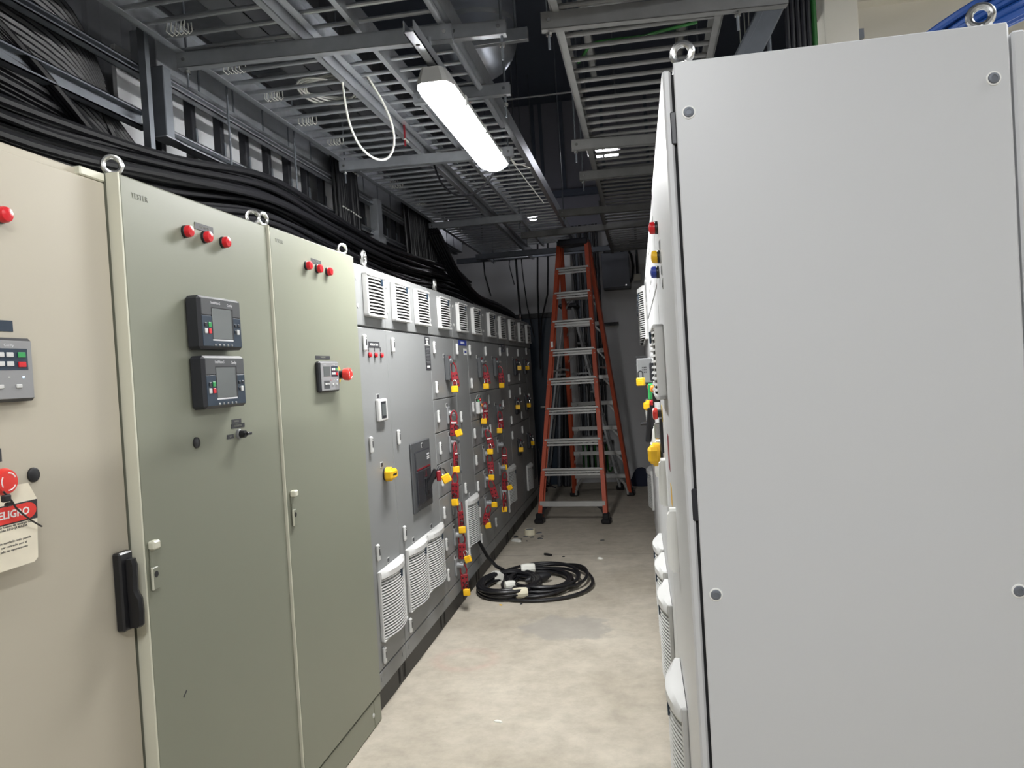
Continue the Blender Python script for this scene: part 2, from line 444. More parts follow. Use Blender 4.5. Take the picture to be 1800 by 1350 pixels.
# ------------------------------------------------------------------ lockout hardware
def _loop():
    b = MB(); K = 26; pts = []
    for i in range(K):
        a = 2*PI*i/K; y = .017*math.cos(a)*(1.-.25*math.sin(a)); z = -.036+.036*math.sin(a); pts.append((0, y, z))
    b.tube(pts, .0042, 7, True); return b.mesh('loop', M['redhasp'])
def _hbody():
    b = MB(); b.box(-.006, .006, -.021, .021, -.165, -.066, .004); b.m = 1
    for i in range(3):
        for j in (-1, 1):
            b.lathe((-.0066, j*.010, -.088-.030*i), (1, 0, 0), [(0, .0055), (.0132, .0055)], 10)
    return b.mesh('hasp_body', [M['redhasp'], M['void']])
def _sh(m):
    b = MB(); b.tube([(0, -.012, -.002), (0, -.012, .020)]+[(0, -.012*math.cos(t*PI/8), .020+.013*math.sin(t*PI/8)) for t in range(1, 8)]+[(0, .012, .020), (0, .012, -.002)], .0032, 8)
    return b.mesh('shackle', m)
def _pbody():
    b = MB(); b.box(-.010, .010, -.021, .021, -.040, 0, .004); b.m = 1; b.box(-.0106, .0106, -.012, .012, -.030, -.012, .001); return b.mesh('lock_body', [M['yellow'], M['yellow']])
LOOP, HBODY, SHK, SHC, PBODY = _loop(), _hbody(), _sh(M['black']), _sh(M['chrome']), _pbody()
WLAB = B('white_label', M['whiteprint'], (.0062, .0072, -.014, .014, -.082, -.074))
def seen(yF, zF, y):
    """depth off the face and height, at distance y, of a point noted on the plane 7 cm off the face"""
    yf = yF*1.0601
    return 1.234*(1-y/yf), 1.5+(zF-1.5)*y/yF
def hasp(y, top, bot, yaw, label, white=False):
    d1, z1 = seen(*top, y); d2, z2 = seen(*bot, y)
    tilt = math.atan2(d2-d1, z1-z2)
    e = thing('lockout_hasp', label, 'lockout hasp', (A+d1, y, z1), (tilt, 0, math.radians(-90+yaw)), 'red lockout hasps')
    s_ = max(.9, min(1.25, math.hypot(z1-z2, d2-d1)/.165)); e.scale = (1.1, 1.15, s_)
    link('loop', LOOP, e); hb = link('hasp_body', HBODY, e)
    if white: link('white_label', WLAB, hb)
def lock(y, z, label, d=.05, tilt=0., yaw=0., chrome=False, s=1.05):
    e = thing('padlock', label, 'padlock', (A+d, y, z), (math.radians(tilt), 0, math.radians(-90+yaw)), 'yellow padlocks')
    e.scale = (s, s, s)
    link('lock_body', PBODY, e); link('shackle', SHC if chrome else SHK, e)
def cf(y, z, k=1.0215): return y*k, 1.5+(z-1.5)*k
# ================================================================== LEFT ROW
# ---- beige cabinet (cut by the left edge of the view)
def bf(y, z): return cf(y, z, 1.0245)
c = Cab('beige cabinet at the left edge with danger tag and black swing handle', .72, 1.681, 2.035, paint='beige', d0=-.022, name='control_cabinet', pm='beige')
dr = c.door(.12, 2.014, t=.02, y1=1.676)
link('frame_edge', B('frame_edge', M['cream'], (-.05, -.004, c.u(1.60), c.u(1.683), 2.016, 2.037), (-.05, -.0205, c.u(.73), c.u(1.60), 2.012, 2.034), ch=.003), c.e)
y, z = bf(1.333, 1.865); c.put('indicator_lamp', LAMP, y-.012, z)
c.put('emergency_button', ESTOP, 1.270, 1.348)
c.put('hole_plug', PLUG, *bf(1.36, 1.349))
c.strip_label(bf(1.25, 0)[0], bf(0, 1.398)[1], .075, .026, '', .01)
c.strip_label(bf(1.255, 0)[0], bf(0, 1.648)[1], .165, .022, 'GENERADOR', .013, m='navy', tm='greyprint')
sw = c.put('swing_handle', B('handle_base', M['black'], (0, .022, -.024, .024, -.093, .093), ch=.004), 1.632, bf(0, 1.045)[1])
b = MB(); b.rings([[(x+.024, yy+.004, zz) for x, yy in ((0, -.012), (.012+q, -.010), (.016+q, 0), (.012+q, .010), (0, .012))] for zz, q in ((.075, 0), (.06, .004), (.0, .002), (-.01, .006), (-.02, .012), (-.05, .014), (-.083, .012), (-.088, .006))])
link('handle_grip', b.mesh('handle_grip', M['rubber']), sw)
# genset controller in the beige door
def ctrl_small(c, y, z, w, h, big=False):
    b = MB(); b.box(0, .020, -w/2, w/2, -h/2, h/2, .006); b.m = 1; b.box(.0195, .0212, -w/2+.006, w/2-.006, -h/2+.006, h/2-.006, .003)
    o = c.put('genset_controller', b.mesh('genset_controller', [M['charcoal'], M['greyface'] if 'greyface' in M else M['mgrey']]), y, z)
    def bt(nm, m, yy, zz, ww, hh, t=.003): link(nm, B(nm, m, (.021, .021+t, -ww/2, ww/2, -hh/2, hh/2), ch=.001), o, (0, yy*w, zz*h))
    link('display', B('display', M['lcd'], (.0208, .0222, -.17*w, .17*w, -.155*h, .155*h)), o, (0, -.17*w, .17*h))
    bt('button_field', M['navy'], .24, .16, .36*w, .34*h, .0006)
    for yy in (.12, .22):
        for zz in (.23, .09): bt('soft_key', M['white'], yy, zz, .075*w, .075*h)
    bt('start_key', M['greenb'], .35, .23, .085*w, .085*h); bt('stop_key', M['red'], .35, .08, .085*w, .085*h)
    bt('key_field', M['dgrey'], -.2, -.26, .3*w, .26*h, .0006)
    for yy in (-.28, -.2, -.12): bt('mode_key', M['white'], yy, -.24, .05*w, .06*h)
    for yy in (.10, .30): bt('round_key', M['white'], yy, -.26, .065*w, .06*h)
    for yy, m in ((.02, 'red'), (.2, 'white'), (.36, 'led')): bt('status_light', M[m], yy, -.12, .025*w, .02*h, .001)
    text('ComAp', .06*h, M['silverprint'], o, (.0213, .22*w, .38*h)); text('InteliLite', .06*h, M['silverprint'], o, (.0213, -.26*w, .38*h))
    return o
M['greyface'] = mat('controller_face', (.25, .25, .255), .35)
y, z = bf(1.27, 1.561)
ctrl_small(c, y-.018, z, .225, .128)
# danger tag hung on the emergency button
ty, tz = 1.289, 1.257
t = thing('lockout_tag', 'cream and red danger tag hanging from the red emergency button', 'safety tag', (A+.016, ty, tz), (0, math.radians(3), 0))
t.scale = (1, .95, .68)
w, h = .135, .235
b = MB(); b.prism([(-w/2, -h/2+.012), (-w/2+.012, -h/2), (w/2-.010, -h/2), (w/2, -h/2+.010), (w/2, h/2-.05), (w/2-.022, h/2), (-w/2+.022, h/2), (-w/2, h/2-.05)], 0, .0012)
link('card', b.mesh('card', M['paper']), t)
link('header_band', B('header_band', M['print'], (.0012, .0018, -w/2, w/2, h/2-.108, h/2-.052)), t)
pl = []
for sg, cy in ((1, w/2-.027), (-1, -w/2+.027)):
    for k in range(9):
        a = -PI/2+PI*k/8; pl.append((cy+sg*.024*math.cos(a)*1., sg*.024*math.sin(a)+h/2-.080))
link('red_oval', MB().prism(pl, .0018, .0024).mesh('red_oval', M['estop']), t)
text('PELIGRO', .030, M['whiteprint'], t, (.0026, 0, h/2-.080), .78, bold=.0006)
for k, (s_, zz) in enumerate((('Esta fuente de energia ha', .017), ('sido BLOQUEADA', .008), ('Este candado solo puede', -.028), ('ser retirado por el', -.040), ('jefe de operaciones', -.052))):
    text(s_, .0092, M['print'], t, (.0014, .006, zz-.012), .95)
b = MB(); b.tube([(.03, -.05, .115), (.034, -.035, .085), (.030, -.02, .062), (.026, 0, .040), (.02, .03, .012), (.012, .066, -.016)], .0022, 6)
b.box(.026, .036, -.055, -.035, .085, .105, .003); b.box(.024, .034, -.045, -.028, .070, .082, .003)
link('cable_tie', b.mesh('cable_tie', M['black']), t)

# ---- the two grey green cabinets
def green_latch():
    b = MB(); b.box(0, .020, -.014, .014, .040, .062, .004); b.m = 2; b.box(0, .005, -.010, .011, -.062, .042, .002); b.box(.004, .010, -.011, .012, -.060, -.004, .002); b.m = 0; b.box(.004, .0105, -.0125, -.010, -.060, -.004, .001)
    b.m = 1; b.lathe((.0095, .001, -.022), (1, 0, 0), [(0, .008), (.001, .008)], 14)
    return b.mesh('latch', [M['cream'], M['black'], M['green']])
GL = green_latch()
GF = {}
def vision(c, y, z, title):
    w, h, t = .220, .148, .046
    b = MB(); b.box(0, t, -w/2, w/2, -h/2, h/2, .008)
    b.m = 1; b.box(t-.001, t+.0012, -w/2+.008, w/2-.008, -h/2+.008, h/2-.055, .001)
    b.m = 2; b.box(t-.001, t+.0012, -w/2+.008, w/2-.008, h/2-.053, h/2-.006, .001)
    b.m = 3; b.box(t, t+.0016, -.054, .054, -h/2+.024, -h/2+.028)
    b.m = 4; b.box(t, t+.0014, -.054, .060, -h/2+.026, h/2-.030)
    o = c.put('display_controller', b.mesh('display_controller', [M['charcoal'], M['navy'], M['dgrey'], M['silverprint'], M['black']]), y, z)
    link('screen', B('screen', M['lcd'], (t+.001, t+.002, -.052, .050, -h/2+.029, h/2-.033)), o)
    def bt(nm, m, yy, zz, ww=.014, hh=.014): link(nm, B(nm, m, (t+.001, t+.0035, -ww/2, ww/2, -hh/2, hh/2), ch=.001), o, (0, yy, zz))
    bt('start_key', M['greenb'], -.066, -.006); bt('stop_key', M['red'], -.066, -.024); bt('fault_key', M['white'], -.086, -.024)
    bt('horn_key', M['charcoal'], -.086, -.006, .011, .011); bt('enter_key', M['white'], .083, -.022, .013, .015)
    for i, (yy, zz) in enumerate(((.07, -.004), (.088, -.003), (.07, -.022))): bt('arrow_key', M['charcoal'], yy, zz, .010, .009)
    for i in range(5): bt('soft_key', M['mgrey'], -.045+.022*i, -.062, .008, .006)
    text('InteliVision 5', .011, M['silverprint'], o, (t+.0014, -.03, h/2-.018), .85); text('ComAp', .012, M['silverprint'], o, (t+.0014, .045, h/2-.020), .75)
    return o
g1 = Cab('grey green cabinet with two stacked dark display controllers', 1.686, 2.431, 2.042, paint='green', d0=.008, name='control_cabinet', pm='green')
g2 = Cab('grey green cabinet with single small controller beside red emergency stop button', 2.431, 3.203, 2.045, paint='green', d0=.015, name='control_cabinet', pm='green')
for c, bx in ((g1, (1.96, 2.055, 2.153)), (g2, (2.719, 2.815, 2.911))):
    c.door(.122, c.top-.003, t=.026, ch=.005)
    link('lit_edge_strip', B('lit_edge_strip', M['cream'], (-.034, .0008, -c.w/2-.0022, -c.w/2+.0035, .122, c.top-.003), ch=.0015), c.e)  # cream strip over the door side; the edge's lit brightness is in its colour
    for y in bx: c.put('indicator_lamp', LAMP, y-.012, 1.938)
    c.put('latch', GL, 1.712 if c is g1 else 2.470, 1.073)
    o = c.put('plinth_panel', B('plinth_panel', M['green'], (-.02, -.004, -c.w/2+.004, c.w/2-.09, .004, .118), (-.02, -.004, c.w/2-.086, c.w/2-.004, .004, .118), ch=.002), c.yc, 0)
    c.put('screw', SCREW, c.y1-.1, .062, d=-.004)
text('TESTER', .020, M['greyprint'], g1.e, (.0005, g1.u(1.762), 1.992), 1.)
text('TESTER', .018, M['greyprint'], g2.e, (.0005, g2.u(2.500), 1.997), 1.)
g1.strip_label(2.046, 1.965, .094, .019, 'BAJO VOLTAJE', .0095, tm='greyprint')
g2.strip_label(2.80, 1.964, .09, .019, 'BAJO VOLTAJE', .0095, tm='greyprint')
vision(g1, 2.030, 1.685, 'a'); vision(g1, 2.032, 1.519, 'b')
g1.strip_label(2.153, 1.398, .055, .013, 'MANUAL', .008, tm='greyprint'); g1.strip_label(2.160, 1.384, .078, .013, 'AUTOMATICO', .008, m='charcoal', tm='greyprint')
g1.strip_label(2.113, 1.355, .036, .013, 'OFF', .008, tm='greyprint')
b = MB(); b.m = 1; b.lathe((0, 0, 0), (1, 0, 0), [(0, .0155), (.006, .0155), (.008, .013)], 20); b.m = 0; b.lathe((.006, 0, 0), (1, 0, 0), [(0, .012), (.018, .011)], 16); b.prism([(-.013, -.004), (.013, -.004), (.013, .004), (-.013, .004)], .020, .030); b.box(.022, .034, -.005, .022, -.004, .004, .001)
g1.put('selector_switch', b.mesh('selector_switch', [M['black'], M['mgrey']]), 2.160, 1.358)
g1.put('hole_plug', PLUG, 1.935, 1.355)
ctrl_small(g2, 2.818, 1.521, .182, .119)
g2.strip_label(2.805, 1.596, .135, .013, 'TRANSFERENCIA', .008, tm='greyprint')
g2.put('emergency_button', ESTOP, 2.935, 1.527)
for c, ys in ((g1, (1.715, 2.405)), (g2, (2.462, 3.165))):
    for y in ys: link('lifting_eye', EYE, c.e, (-.036, c.u(y), c.top-.002), (0, 0, {1.715: -.85, 2.405: -.8, 2.462: -.25}.get(y, -.6)))
link('scuff', B('scuff', M['print'], (0, .0003, -.010, .010, -.0025, .0025)), g1.e, (.0001, g1.u(1.81), .71), (.7, 0, 0))

# ---- light grey row
def grey(label, y0, y1, louv, doors, side=1, latch_u=.075, strip=True, d0=0., eyes=(), paint='grey', topz=(1.742, 2.022), louv_me=None, louv_z=1.887, g=None, panels=None):
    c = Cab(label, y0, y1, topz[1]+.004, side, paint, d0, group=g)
    c.tp = c.door(topz[0], topz[1], name='top_panel')
    lo = min(y0, y1); hi = max(y0, y1)
    for ly in louv: c.put('louver_grille', louv_me or LOUVER, ly, louv_z)
    for y in (lo+.045, hi-.035):
        for z in (1.955, 1.83): c.put('screw', SCREW, y, z, c.tp)
    c.doors = []
    for z0, z1 in doors: c.doors.append(c.door(z0, z1))
    if strip:
        st = c.door(.108, .19, name='kick_strip'); 
        for y in (lo+.05, hi-.05): c.put('lock_screw', LOCKS, y, .155, st)
    for y in eyes: link('lifting_eye', EYEF, c.e, (-.05, c.u(y), c.top))
    for y in (lo+.03, hi-.05): c.put('slot', SLOT, y, .055, c.plinth, d=-.0215)
    return c
def latches(c, y, zs):
    for z in zs:
        par = None
        for (dz, dd) in zip(c.dz, c.doors):
            if dz[0] <= z <= dz[1]: par = dd
        c.put('latch', LATCH, y, z, par)
S = (1.355, 1.155, .968, .770, .580, .392, .190)
full = [(.190, 1.738)]
stack = [(1.355, 1.738)]+[(S[i+1], S[i]) for i in range(6)]
cabs = {}
def add(k, label, y0, y1, louv, doors, ly, lz, **kw):
    c = grey(label, y0, y1, louv, doors, **kw); c.dz = doors; latches(c, ly, lz); cabs[k] = c; return c
ca = add('A', 'narrow light grey cabinet next to the green ones, with meter and yellow rotary switch', 3.208, 3.611, [3.447], full, 3.292, (1.667, 1.206, .718, .252), eyes=(3.50,))
cb = add('B', 'wide light grey cabinet with big dark breaker panel and paired fan filters', 3.611, 4.387, [3.842, 4.23], full, 3.685, (1.665, 1.203, .720, .254))
cc = add('C', 'light grey cabinet of stacked locked drawers, nearest the camera', 4.387, 4.962, [4.715], stack, 4.455, (1.668, 1.428, 1.254, 1.062, .871, .673, .483, .297), eyes=(4.76,))
cd = add('D', 'narrow light grey cabinet with blue plate and fan filter near coiled cable', 4.962, 5.357, [5.20], full, 5.028, (1.668, 1.212, .730, .296))
ce = add('E', 'light grey drawer cabinet with small red and green push buttons', 5.357, 5.935, [5.662], stack, 5.41, (1.668, 1.428, 1.257, 1.065, .871, .682, .493, .302))
fs = [(1.358, 1.738), (.968, 1.358), (.775, .968), (.580, .775), (.392, .580), (.19, .392)]
cg_ = add('F', 'light grey drawer cabinet beside the narrow far one with dark blue plate', 5.935, 6.565, [6.248], fs, 5.975, (1.669, 1.285, 1.049, .305))
ch = add('G', 'narrow light grey cabinet with dark blue two line plate, far half', 6.565, 6.938, [6.741], full, 6.575+.02, (1.673, 1.215, .73, .3))
hs = [(1.370, 1.738), (.99, 1.370), (.19, .99)]
ci = add('H', 'far light grey cabinet with three single padlocked doors after the narrow one', 6.938, 7.535, [7.247], hs, 6.972, (1.676, 1.435, 1.289, 1.048, .907))
cj = add('I', 'far light grey cabinet with padlocked doors, second from row end', 7.535, 8.09, [7.80], hs, 7.565, (1.678, 1.436, 1.293, 1.051, .908))
ck = add('J', 'narrow light grey cabinet at the far end of left row', 8.09, 8.50, [8.30], full, 8.13, (1.70, 1.21, .7), eyes=(8.2,))
# end panel of the row is the body itself; far cabinet door trim
# A: plate, lamps, meter, yellow switch, fan
ca.strip_label(3.432, 1.661, .150, .028, 'MODULO 6 TIERRA', .0155)
for y in (3.353, 3.433, 3.515):
    ca.put('indicator_lamp', LAMP, y, 1.612).scale = (.6, .62, .72); ca.put('name_plate', B('name_plate', M['print'], (0, .001, -.006, .006, -.011, .011)), y, 1.640)
b = MB(); b.box(0, .020, -.058, .058, -.052, .052, .005); b.m = 1; b.box(.0195, .021, -.034, .034, -.040, .040, .002)
mt = ca.put('digital_meter', b.mesh('digital_meter', [M['white'], M['charcoal']]), 3.455, 1.354)
link('meter_screen', B('meter_screen', M['lcd'], (.021, .0216, -.026, .026, -.028, .028)), mt)
ca.put('number_tag', NTAG, 3.436, 1.418)
ca.put('number_tag', NTAG, 3.430, 1.098); ca.put('rotary_switch', YROT, 3.468, 1.048)
ca.put('fan_filter', FAN, 3.452, .470); ca.put('number_tag', NTAG, 3.436, .648)
# B: list plate, breaker panel, fans
o = cb.put('list_plate', B('list_plate', M['print'], (0, .0014, -.052, .052, -.098, .098)), 4.333, 1.630)
link('plate_rule', B('plate_rule', M['whiteprint'], (.0013, .0016, -.052, .052, -.0025, .0025)), o, (0, 0, .050))
text('MODULO', .016, M['whiteprint'], o, (.0016, 0, .085), .9); text('BARRA', .016, M['whiteprint'], o, (.0016, 0, .071), .9); text('TIERRA', .016, M['whiteprint'], o, (.0016, 0, .058), .9)
link('list_lines', B('list_lines', M['mgrey'], *[(.0013, .0016, -.040+.012*(i % 2), .030+.006*(i % 3), .038-.0085*i, .0405-.0085*i) for i in range(12)]), o)
link('plate_patch', B('plate_patch', M['whiteprint'], (.0013, .0016, -.03, .03, -.082, -.070)), o)
b = MB(); b.box(0, .012, -.175, .175, -.186, .186, .004); b.m = 1; b.box(.008, .016, -.130, .150, -.160, .135, .004)
b.m = 2; b.box(.0155, .0175, -.118, .145, .038, .128, .001)
b.m = 1; b.box(.012, .022, -.12, .14, -.150, .030, .003)
b.m = 3; b.box(.0218, .0224, -.02, -.008, -.13, .02)
br = cb.put('breaker_panel', b.mesh('breaker_panel', [M['dgrey'], M['charcoal'], M['dgrey'], M['void']]), 4.040, .963)
link('red_stripe', B('red_stripe', M['redhasp'], (.0172, .0182, -.105, .140, .034, .042)), br)
link('maker_plate', B('maker_plate', M['silverprint'], (.0175, .0182, .085, .13, .085, .092), (.0175, .0182, .085, .13, .075, .082), (.0175, .0182, .085, .13, .100, .108)), br)
link('number_tag', NTAG, br, (.012, .02, .160))
b = MB(); b.bar((.02, .03, -.09), (.075, .055, .02), .022, .030, .004); b.bar((.06, .05, -.03), (.085, .10, .025), .012, .022, .003); b.box(.02, .03, .01, .06, -.12, -.02, .003)
link('breaker_toggle', b.mesh('breaker_toggle', M['rubber']), br)
link('toggle_mark', B('toggle_mark', M['redhasp'], (.022, .0228, .035, .041, -.005, .02), (.022, .0228, .02, .058, -.012, -.009)), br)
cb.put('fan_filter', FAN, 3.864, .473); cb.put('fan_filter', FAN, 4.211, .473)
cb.put('number_tag', NTAG, 3.836, .652); cb.put('number_tag', NTAG, 4.177, .652)
e = thing('lockout_clamp', 'small red breaker lockout clamp on the wide cabinet toggle', 'lockout clamp', (A+.086, 4.10, .952), (0, 0, .3))
link('clamp_body', B('clamp_body', M['redhasp'], (-.012, .012, -.022, .018, -.034, .022), ch=.004), e)
link('clamp_screw', MB().cyl((0, .012, .006), (.01, .034, .012), .007).mesh('clamp_screw', M['black']), e)
lock(4.146, .945, 'yellow padlock on the red clamp of the big breaker panel', d=.105, tilt=25, yaw=20, s=1.2)
# C
cc.put('breaker_lever', LEVER, 4.728, 1.548, cc.doors[0]); cc.put('number_tag', NTAG, 4.694, 1.620, cc.doors[0])
for i, (y, z) in enumerate(((4.700, 1.247), (4.712, 1.064), (4.720, .870), (4.685, .673), (4.682, .481), (4.668, .292))):
    cc.put('rotary_handle', ROT, y, z, cc.doors[i+1]); cc.put('number_tag', NTAG, y-.012, z+.062, cc.doors[i+1])
# D
o = cd.put('blue_plate', B('blue_plate', M['blue'], (0, .0014, -.12, .125, -.019, .019)), 5.222, 1.716); text('BARRA 6', .026, M['whiteprint'], o, (.0016, 0, 0), 1.1)
cd.put('small_sticker', B('small_sticker', M['whiteprint'], (0, .0006, -.05, .05, -.022, .022)), 5.292, 1.655); cd.put('sticker_print', B('sticker_print', M['blue'], (.0006, .0010, -.03, .03, -.008, .006)), 5.30, 1.655)
cd.put('fan_filter', FAN, 5.186, .487); cd.put('number_tag', NTAG, 5.158, .664)
# E
ce.put('breaker_lever', LEVER, 5.700, 1.545, ce.doors[0]); ce.put('number_tag', NTAG, 5.662, 1.620, ce.doors[0])
for i, (y, z) in enumerate(((5.700, 1.065), (5.706, .874), (5.690, .685), (5.648, .508))):
    ce.put('rotary_handle', ROT, y, z, ce.doors[i+2]); ce.put('number_tag', NTAG, y-.018, z+.062, ce.doors[i+2])
b = MB(); b.box(0, .030, -.036, .036, -.045, .045, .005); b.m = 1; b.box(.029, .032, -.018, .018, .008, .030, .002); b.m = 0; b.lathe((.02, .03, -.030), (1, 0, 0), [(0, .014), (.018, .012)], 14)
ce.put('timer_relay', b.mesh('timer_relay', [M['white'], M['charcoal']]), 5.560, 1.243, ce.doors[1])
for y, z, me in ((5.590, 1.290, LAMPG), (5.642, 1.296, LAMP), (5.690, 1.255, LAMPO)): ce.put('push_button', me, y, z, ce.doors[1]).scale = (.8, .8, .8)
for y, z in ((5.545, 1.300), (5.59, 1.322), (5.635, 1.326), (5.685, 1.322)): ce.put('number_tag', NTAG, y, z, ce.doors[1])
ce.put('rotary_handle', ROT, 5.722, 1.232, ce.doors[1])
# F
cg_.put('breaker_lever', LEVER, 6.312, 1.545, cg_.doors[0]); cg_.put('number_tag', NTAG, 6.26, 1.618, cg_.doors[0])
cg_.put('breaker_lever', LEVER, 6.325, 1.155, cg_.doors[1]); cg_.put('number_tag', NTAG, 6.26, 1.232, cg_.doors[1])
for i, (y, z) in enumerate(((6.262, .885), (6.289, .690), (6.284, .490))):
    cg_.put('rotary_handle', ROT, y, z, cg_.doors[i+2]); cg_.put('number_tag', NTAG, y-.02, z+.062, cg_.doors[i+2])
# G
for dz in (.0, -.038):
    o = ch.put('blue_plate', B('blue_plate', M['navy'], (0, .0014, -.10, .10, -.016, .016)), 6.79, 1.728+dz); text('BARRA 7' if dz == 0 else 'UPS', .020, M['mgrey'], o, (.0016, 0, 0), 1.1)
ch.put('fan_filter', FAN, 6.778, .487); ch.put('number_tag', NTAG, 6.75, .664)
# H, I
for c, yy in ((ci, 7.323), (cj, 7.945)):
    for z in (1.540, 1.165, .768):
        k = 0 if z > 1.4 else (1 if z > 1. else 2)
        c.put('breaker_lever', LEVERD, yy-(0 if z > 1.4 else .04), z, c.doors[k]); c.put('number_tag', NTAG, yy-.06, z+.078, c.doors[k])
cj.put('fan_filter', FAN, 7.83, .40).scale = (1, .8, .8)
ck.put('dark_panel', B('dark_panel', M['charcoal'], (0, .004, -.08, .08, -.18, .18)), 8.32, .49)

# ---- hasps and padlocks
colC, colE, colF = 'nearest column of locked drawers', 'middle column of locked drawers', 'third column of locked drawers'
ORD = ['topmost', 'second', 'third', 'fourth', 'fifth', 'sixth', 'lowest']
HC = [((4.62, 1.575), (4.70, 1.42), 35, (4.650, 1.425), 0, 1), ((4.59, 1.278), (4.556, 1.124), 10, (4.655, 1.150), 18, 0), ((4.565, 1.085), (4.545, .944), 75, (4.560, .935), 0, 0), ((4.523, .905), (4.490, .755), -8, (4.475, .748), 4, 0), ((4.590, .715), (4.606, .560), 60, (4.618, .552), 0, 0), ((4.598, .520), (4.578, .362), 5, (4.690, .350), 20, 1), ((4.583, .330), (4.600, .168), 30, (4.630, .158), 2, 0)]
HE = [((5.590, 1.560), (5.690, 1.410), 30, (5.615, 1.415), 0, 1), ((5.530, 1.285), (5.520, 1.160), 50, (5.460, 1.165), -3, 1), ((5.540, 1.080), (5.680, .935), 8, (5.615, .925), 0, 1), ((5.575, .895), (5.612, .745), 10, (5.606, .732), 0, 1), ((5.540, .705), (5.715, .540), 5, (5.650, .520), 0, 0), ((5.450, .535), (5.280, .435), 30, (5.320, .430), 8, 1)]
HF = [((6.200, 1.545), (6.260, 1.415), 0, (6.246, 1.402), 0, 0), ((6.075, 1.180), (6.120, 1.045), 40, (6.040, 1.045), -3, 1), ((6.190, .880), (6.175, .745), 5, (6.158, .735), 0, 0), ((6.140, .680), (6.118, .570), 0, (6.290, .545), 25, 0), ((6.070, .525), (6.050, .405), 65, (6.040, .410), 0, 1)]
for nm, H, names in ((colC, HC, ORD), (colE, HE, ORD[:5]+['lowest']), (colF, HF, ORD[:4]+['lowest'])):
    for (a, bb, yaw, p, tl, chm), od in zip(H, names):
        y = a[0]*1.0215
        hasp(y, a, bb, yaw, '%s red lockout hasp in the %s' % (od, nm), white=(od in ('third', 'second')))
        d, z = seen(*p, y-.012)
        lock(y-.012, z+.004, '%s yellow padlock in the %s' % (od, nm), tilt=tl, chrome=bool(chm), d=max(d, .03), yaw=yaw*.3-10)
for pos, y, z in (('upper', 7.33, 1.545), ('middle', 7.12, 1.178), ('lower', 7.15, .774)):
    lock(y, z, 'yellow %s padlock on the first cabinet past the fan column with dark blue plate' % pos, chrome=True, d=.05, yaw=10)
for pos, y, z in (('upper', 7.86, 1.542), ('middle', 7.81, 1.158), ('lower', 7.90, .757)):
    lock(y, z, 'yellow %s padlock hanging nearest the far end of the left row' % pos, chrome=True, d=.05, yaw=-30)
# ================================================================== RIGHT ROW (turned half a degree)
def swing_handle(m):
    b = MB(); b.prism([(-.016, -.08), (.016, -.08), (.016, .075), (.008, .082), (-.008, .082), (-.016, .075)], 0, .016)
    b.rings([[(x, y, z) for x, y in ((.012, -.013), (.012+q, -.012), (.012+q, .012), (.012, .013))] for z, q in ((-.076, .010), (-.06, .015), (.03, .013), (.066, .010), (.074, .003))])
    return b.mesh('swing_handle', m)
M['white2'] = mat('bright_white_plastic', (.78, .78, .75), .4)
SWH = swing_handle(M['white2'])
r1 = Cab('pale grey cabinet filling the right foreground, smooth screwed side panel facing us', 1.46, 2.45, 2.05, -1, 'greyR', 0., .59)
# replace its plain body by one with an open door gap
bd = r1.body.data; r1.body.data = B('body', M['greyR'], (-.59, -.0215, -.4945, .4925, .105, 2.05), ch=.004)
link('gasket', B('gasket', M['void'], (-.022, -.012, -.47, .486, .12, 2.03)), r1.e)
r1dr = r1.door(.108, 2.040, t=.0155, ch=.004)
sp = link('side_panel', B('side_panel', M['greyR'], (-.586, -.0205, .492, .4955, .108, 2.049), ch=.002), r1.e)
def _rscrew():
    b = MB(); b.m = 1; b.lathe((0, 0, 0), (1, 0, 0), [(0, .0125), (.0014, .0120), (.0016, .0105)], 22)
    b.m = 0; b.lathe((.0014, 0, 0), (1, 0, 0), [(0, .0098), (.0022, .0085), (.0030, .005), (.0022, .0045), (.0021, .001)], 18)
    return b.mesh('panel_screw', [M['galvd'], M['white2']])
RS = _rscrew()
for xx in (-.044, -.560):
    for z in (1.955, 1.062, .17): link('panel_screw', RS, sp, (xx, .4955, z), (0, 0, PI/2))
link('rear_door', B('rear_door', M['greyR'], (-.617, -.594, -.492, .492, .108, 2.035), ch=.004), r1.e)
for z in (1.93, 1.23, .55): link('hinge', B('hinge', M['charcoal'], (-.021, -.010, .482, .4945, z-.03, z+.03), ch=.002), r1.e)
for xx in (-.040, -.555): link('lifting_eye', EYEBIG, r1.e, (xx, .47, 2.05), (0, 0, PI/2-.3))
LV2 = _louver(.32, .205, 11)
r1.put('louver_grille', LV2, 2.275, 1.500, r1dr)
r1.put('swing_handle', SWH, 1.99, 1.045, r1dr); r1.put('fan_filter', FAN, 2.115, .470, r1dr)
for me, y, z in ((LAMP, 2.12, 1.862), (LAMPY, 2.06, 1.776), (LAMPB, 2.20, 1.752)): r1.put('indicator_lamp', me, y, z, r1dr)
for k in range(4): r1.put('number_tag', NTAG, 2.02-.02*k, 1.80-.035*k, r1dr)
r1.put('warning_sticker', B('warning_sticker', M['redhasp'], (0, .0006, -.05, .05, -.05, .05)), 2.25, 1.24, r1dr)
r1.put('warning_sticker', B('warning_sticker', M['yellow'], (0, .0006, -.035, .035, -.03, .03)), 2.22, 1.12, r1dr)
RR = {}
def radd(k, label, y0, y1, louv, doors, ly, lz, fans=(), topf=(), d0=0.):
    c = grey(label, y0, y1, [], doors, side=-1, d0=d0, paint='greyR'); c.dz = doors; RR[k] = c
    for y in louv: c.put('louver_grille', LOUVER, y, 1.887)
    for z in lz: c.put('swing_handle', SWH, ly, z, c.doors[0])
    for y in fans: c.put('fan_filter', FAN, y, .47, c.doors[-1])
    for y in topf: c.put('fan_filter', FAN, y, 1.80, c.doors[0])
    return c
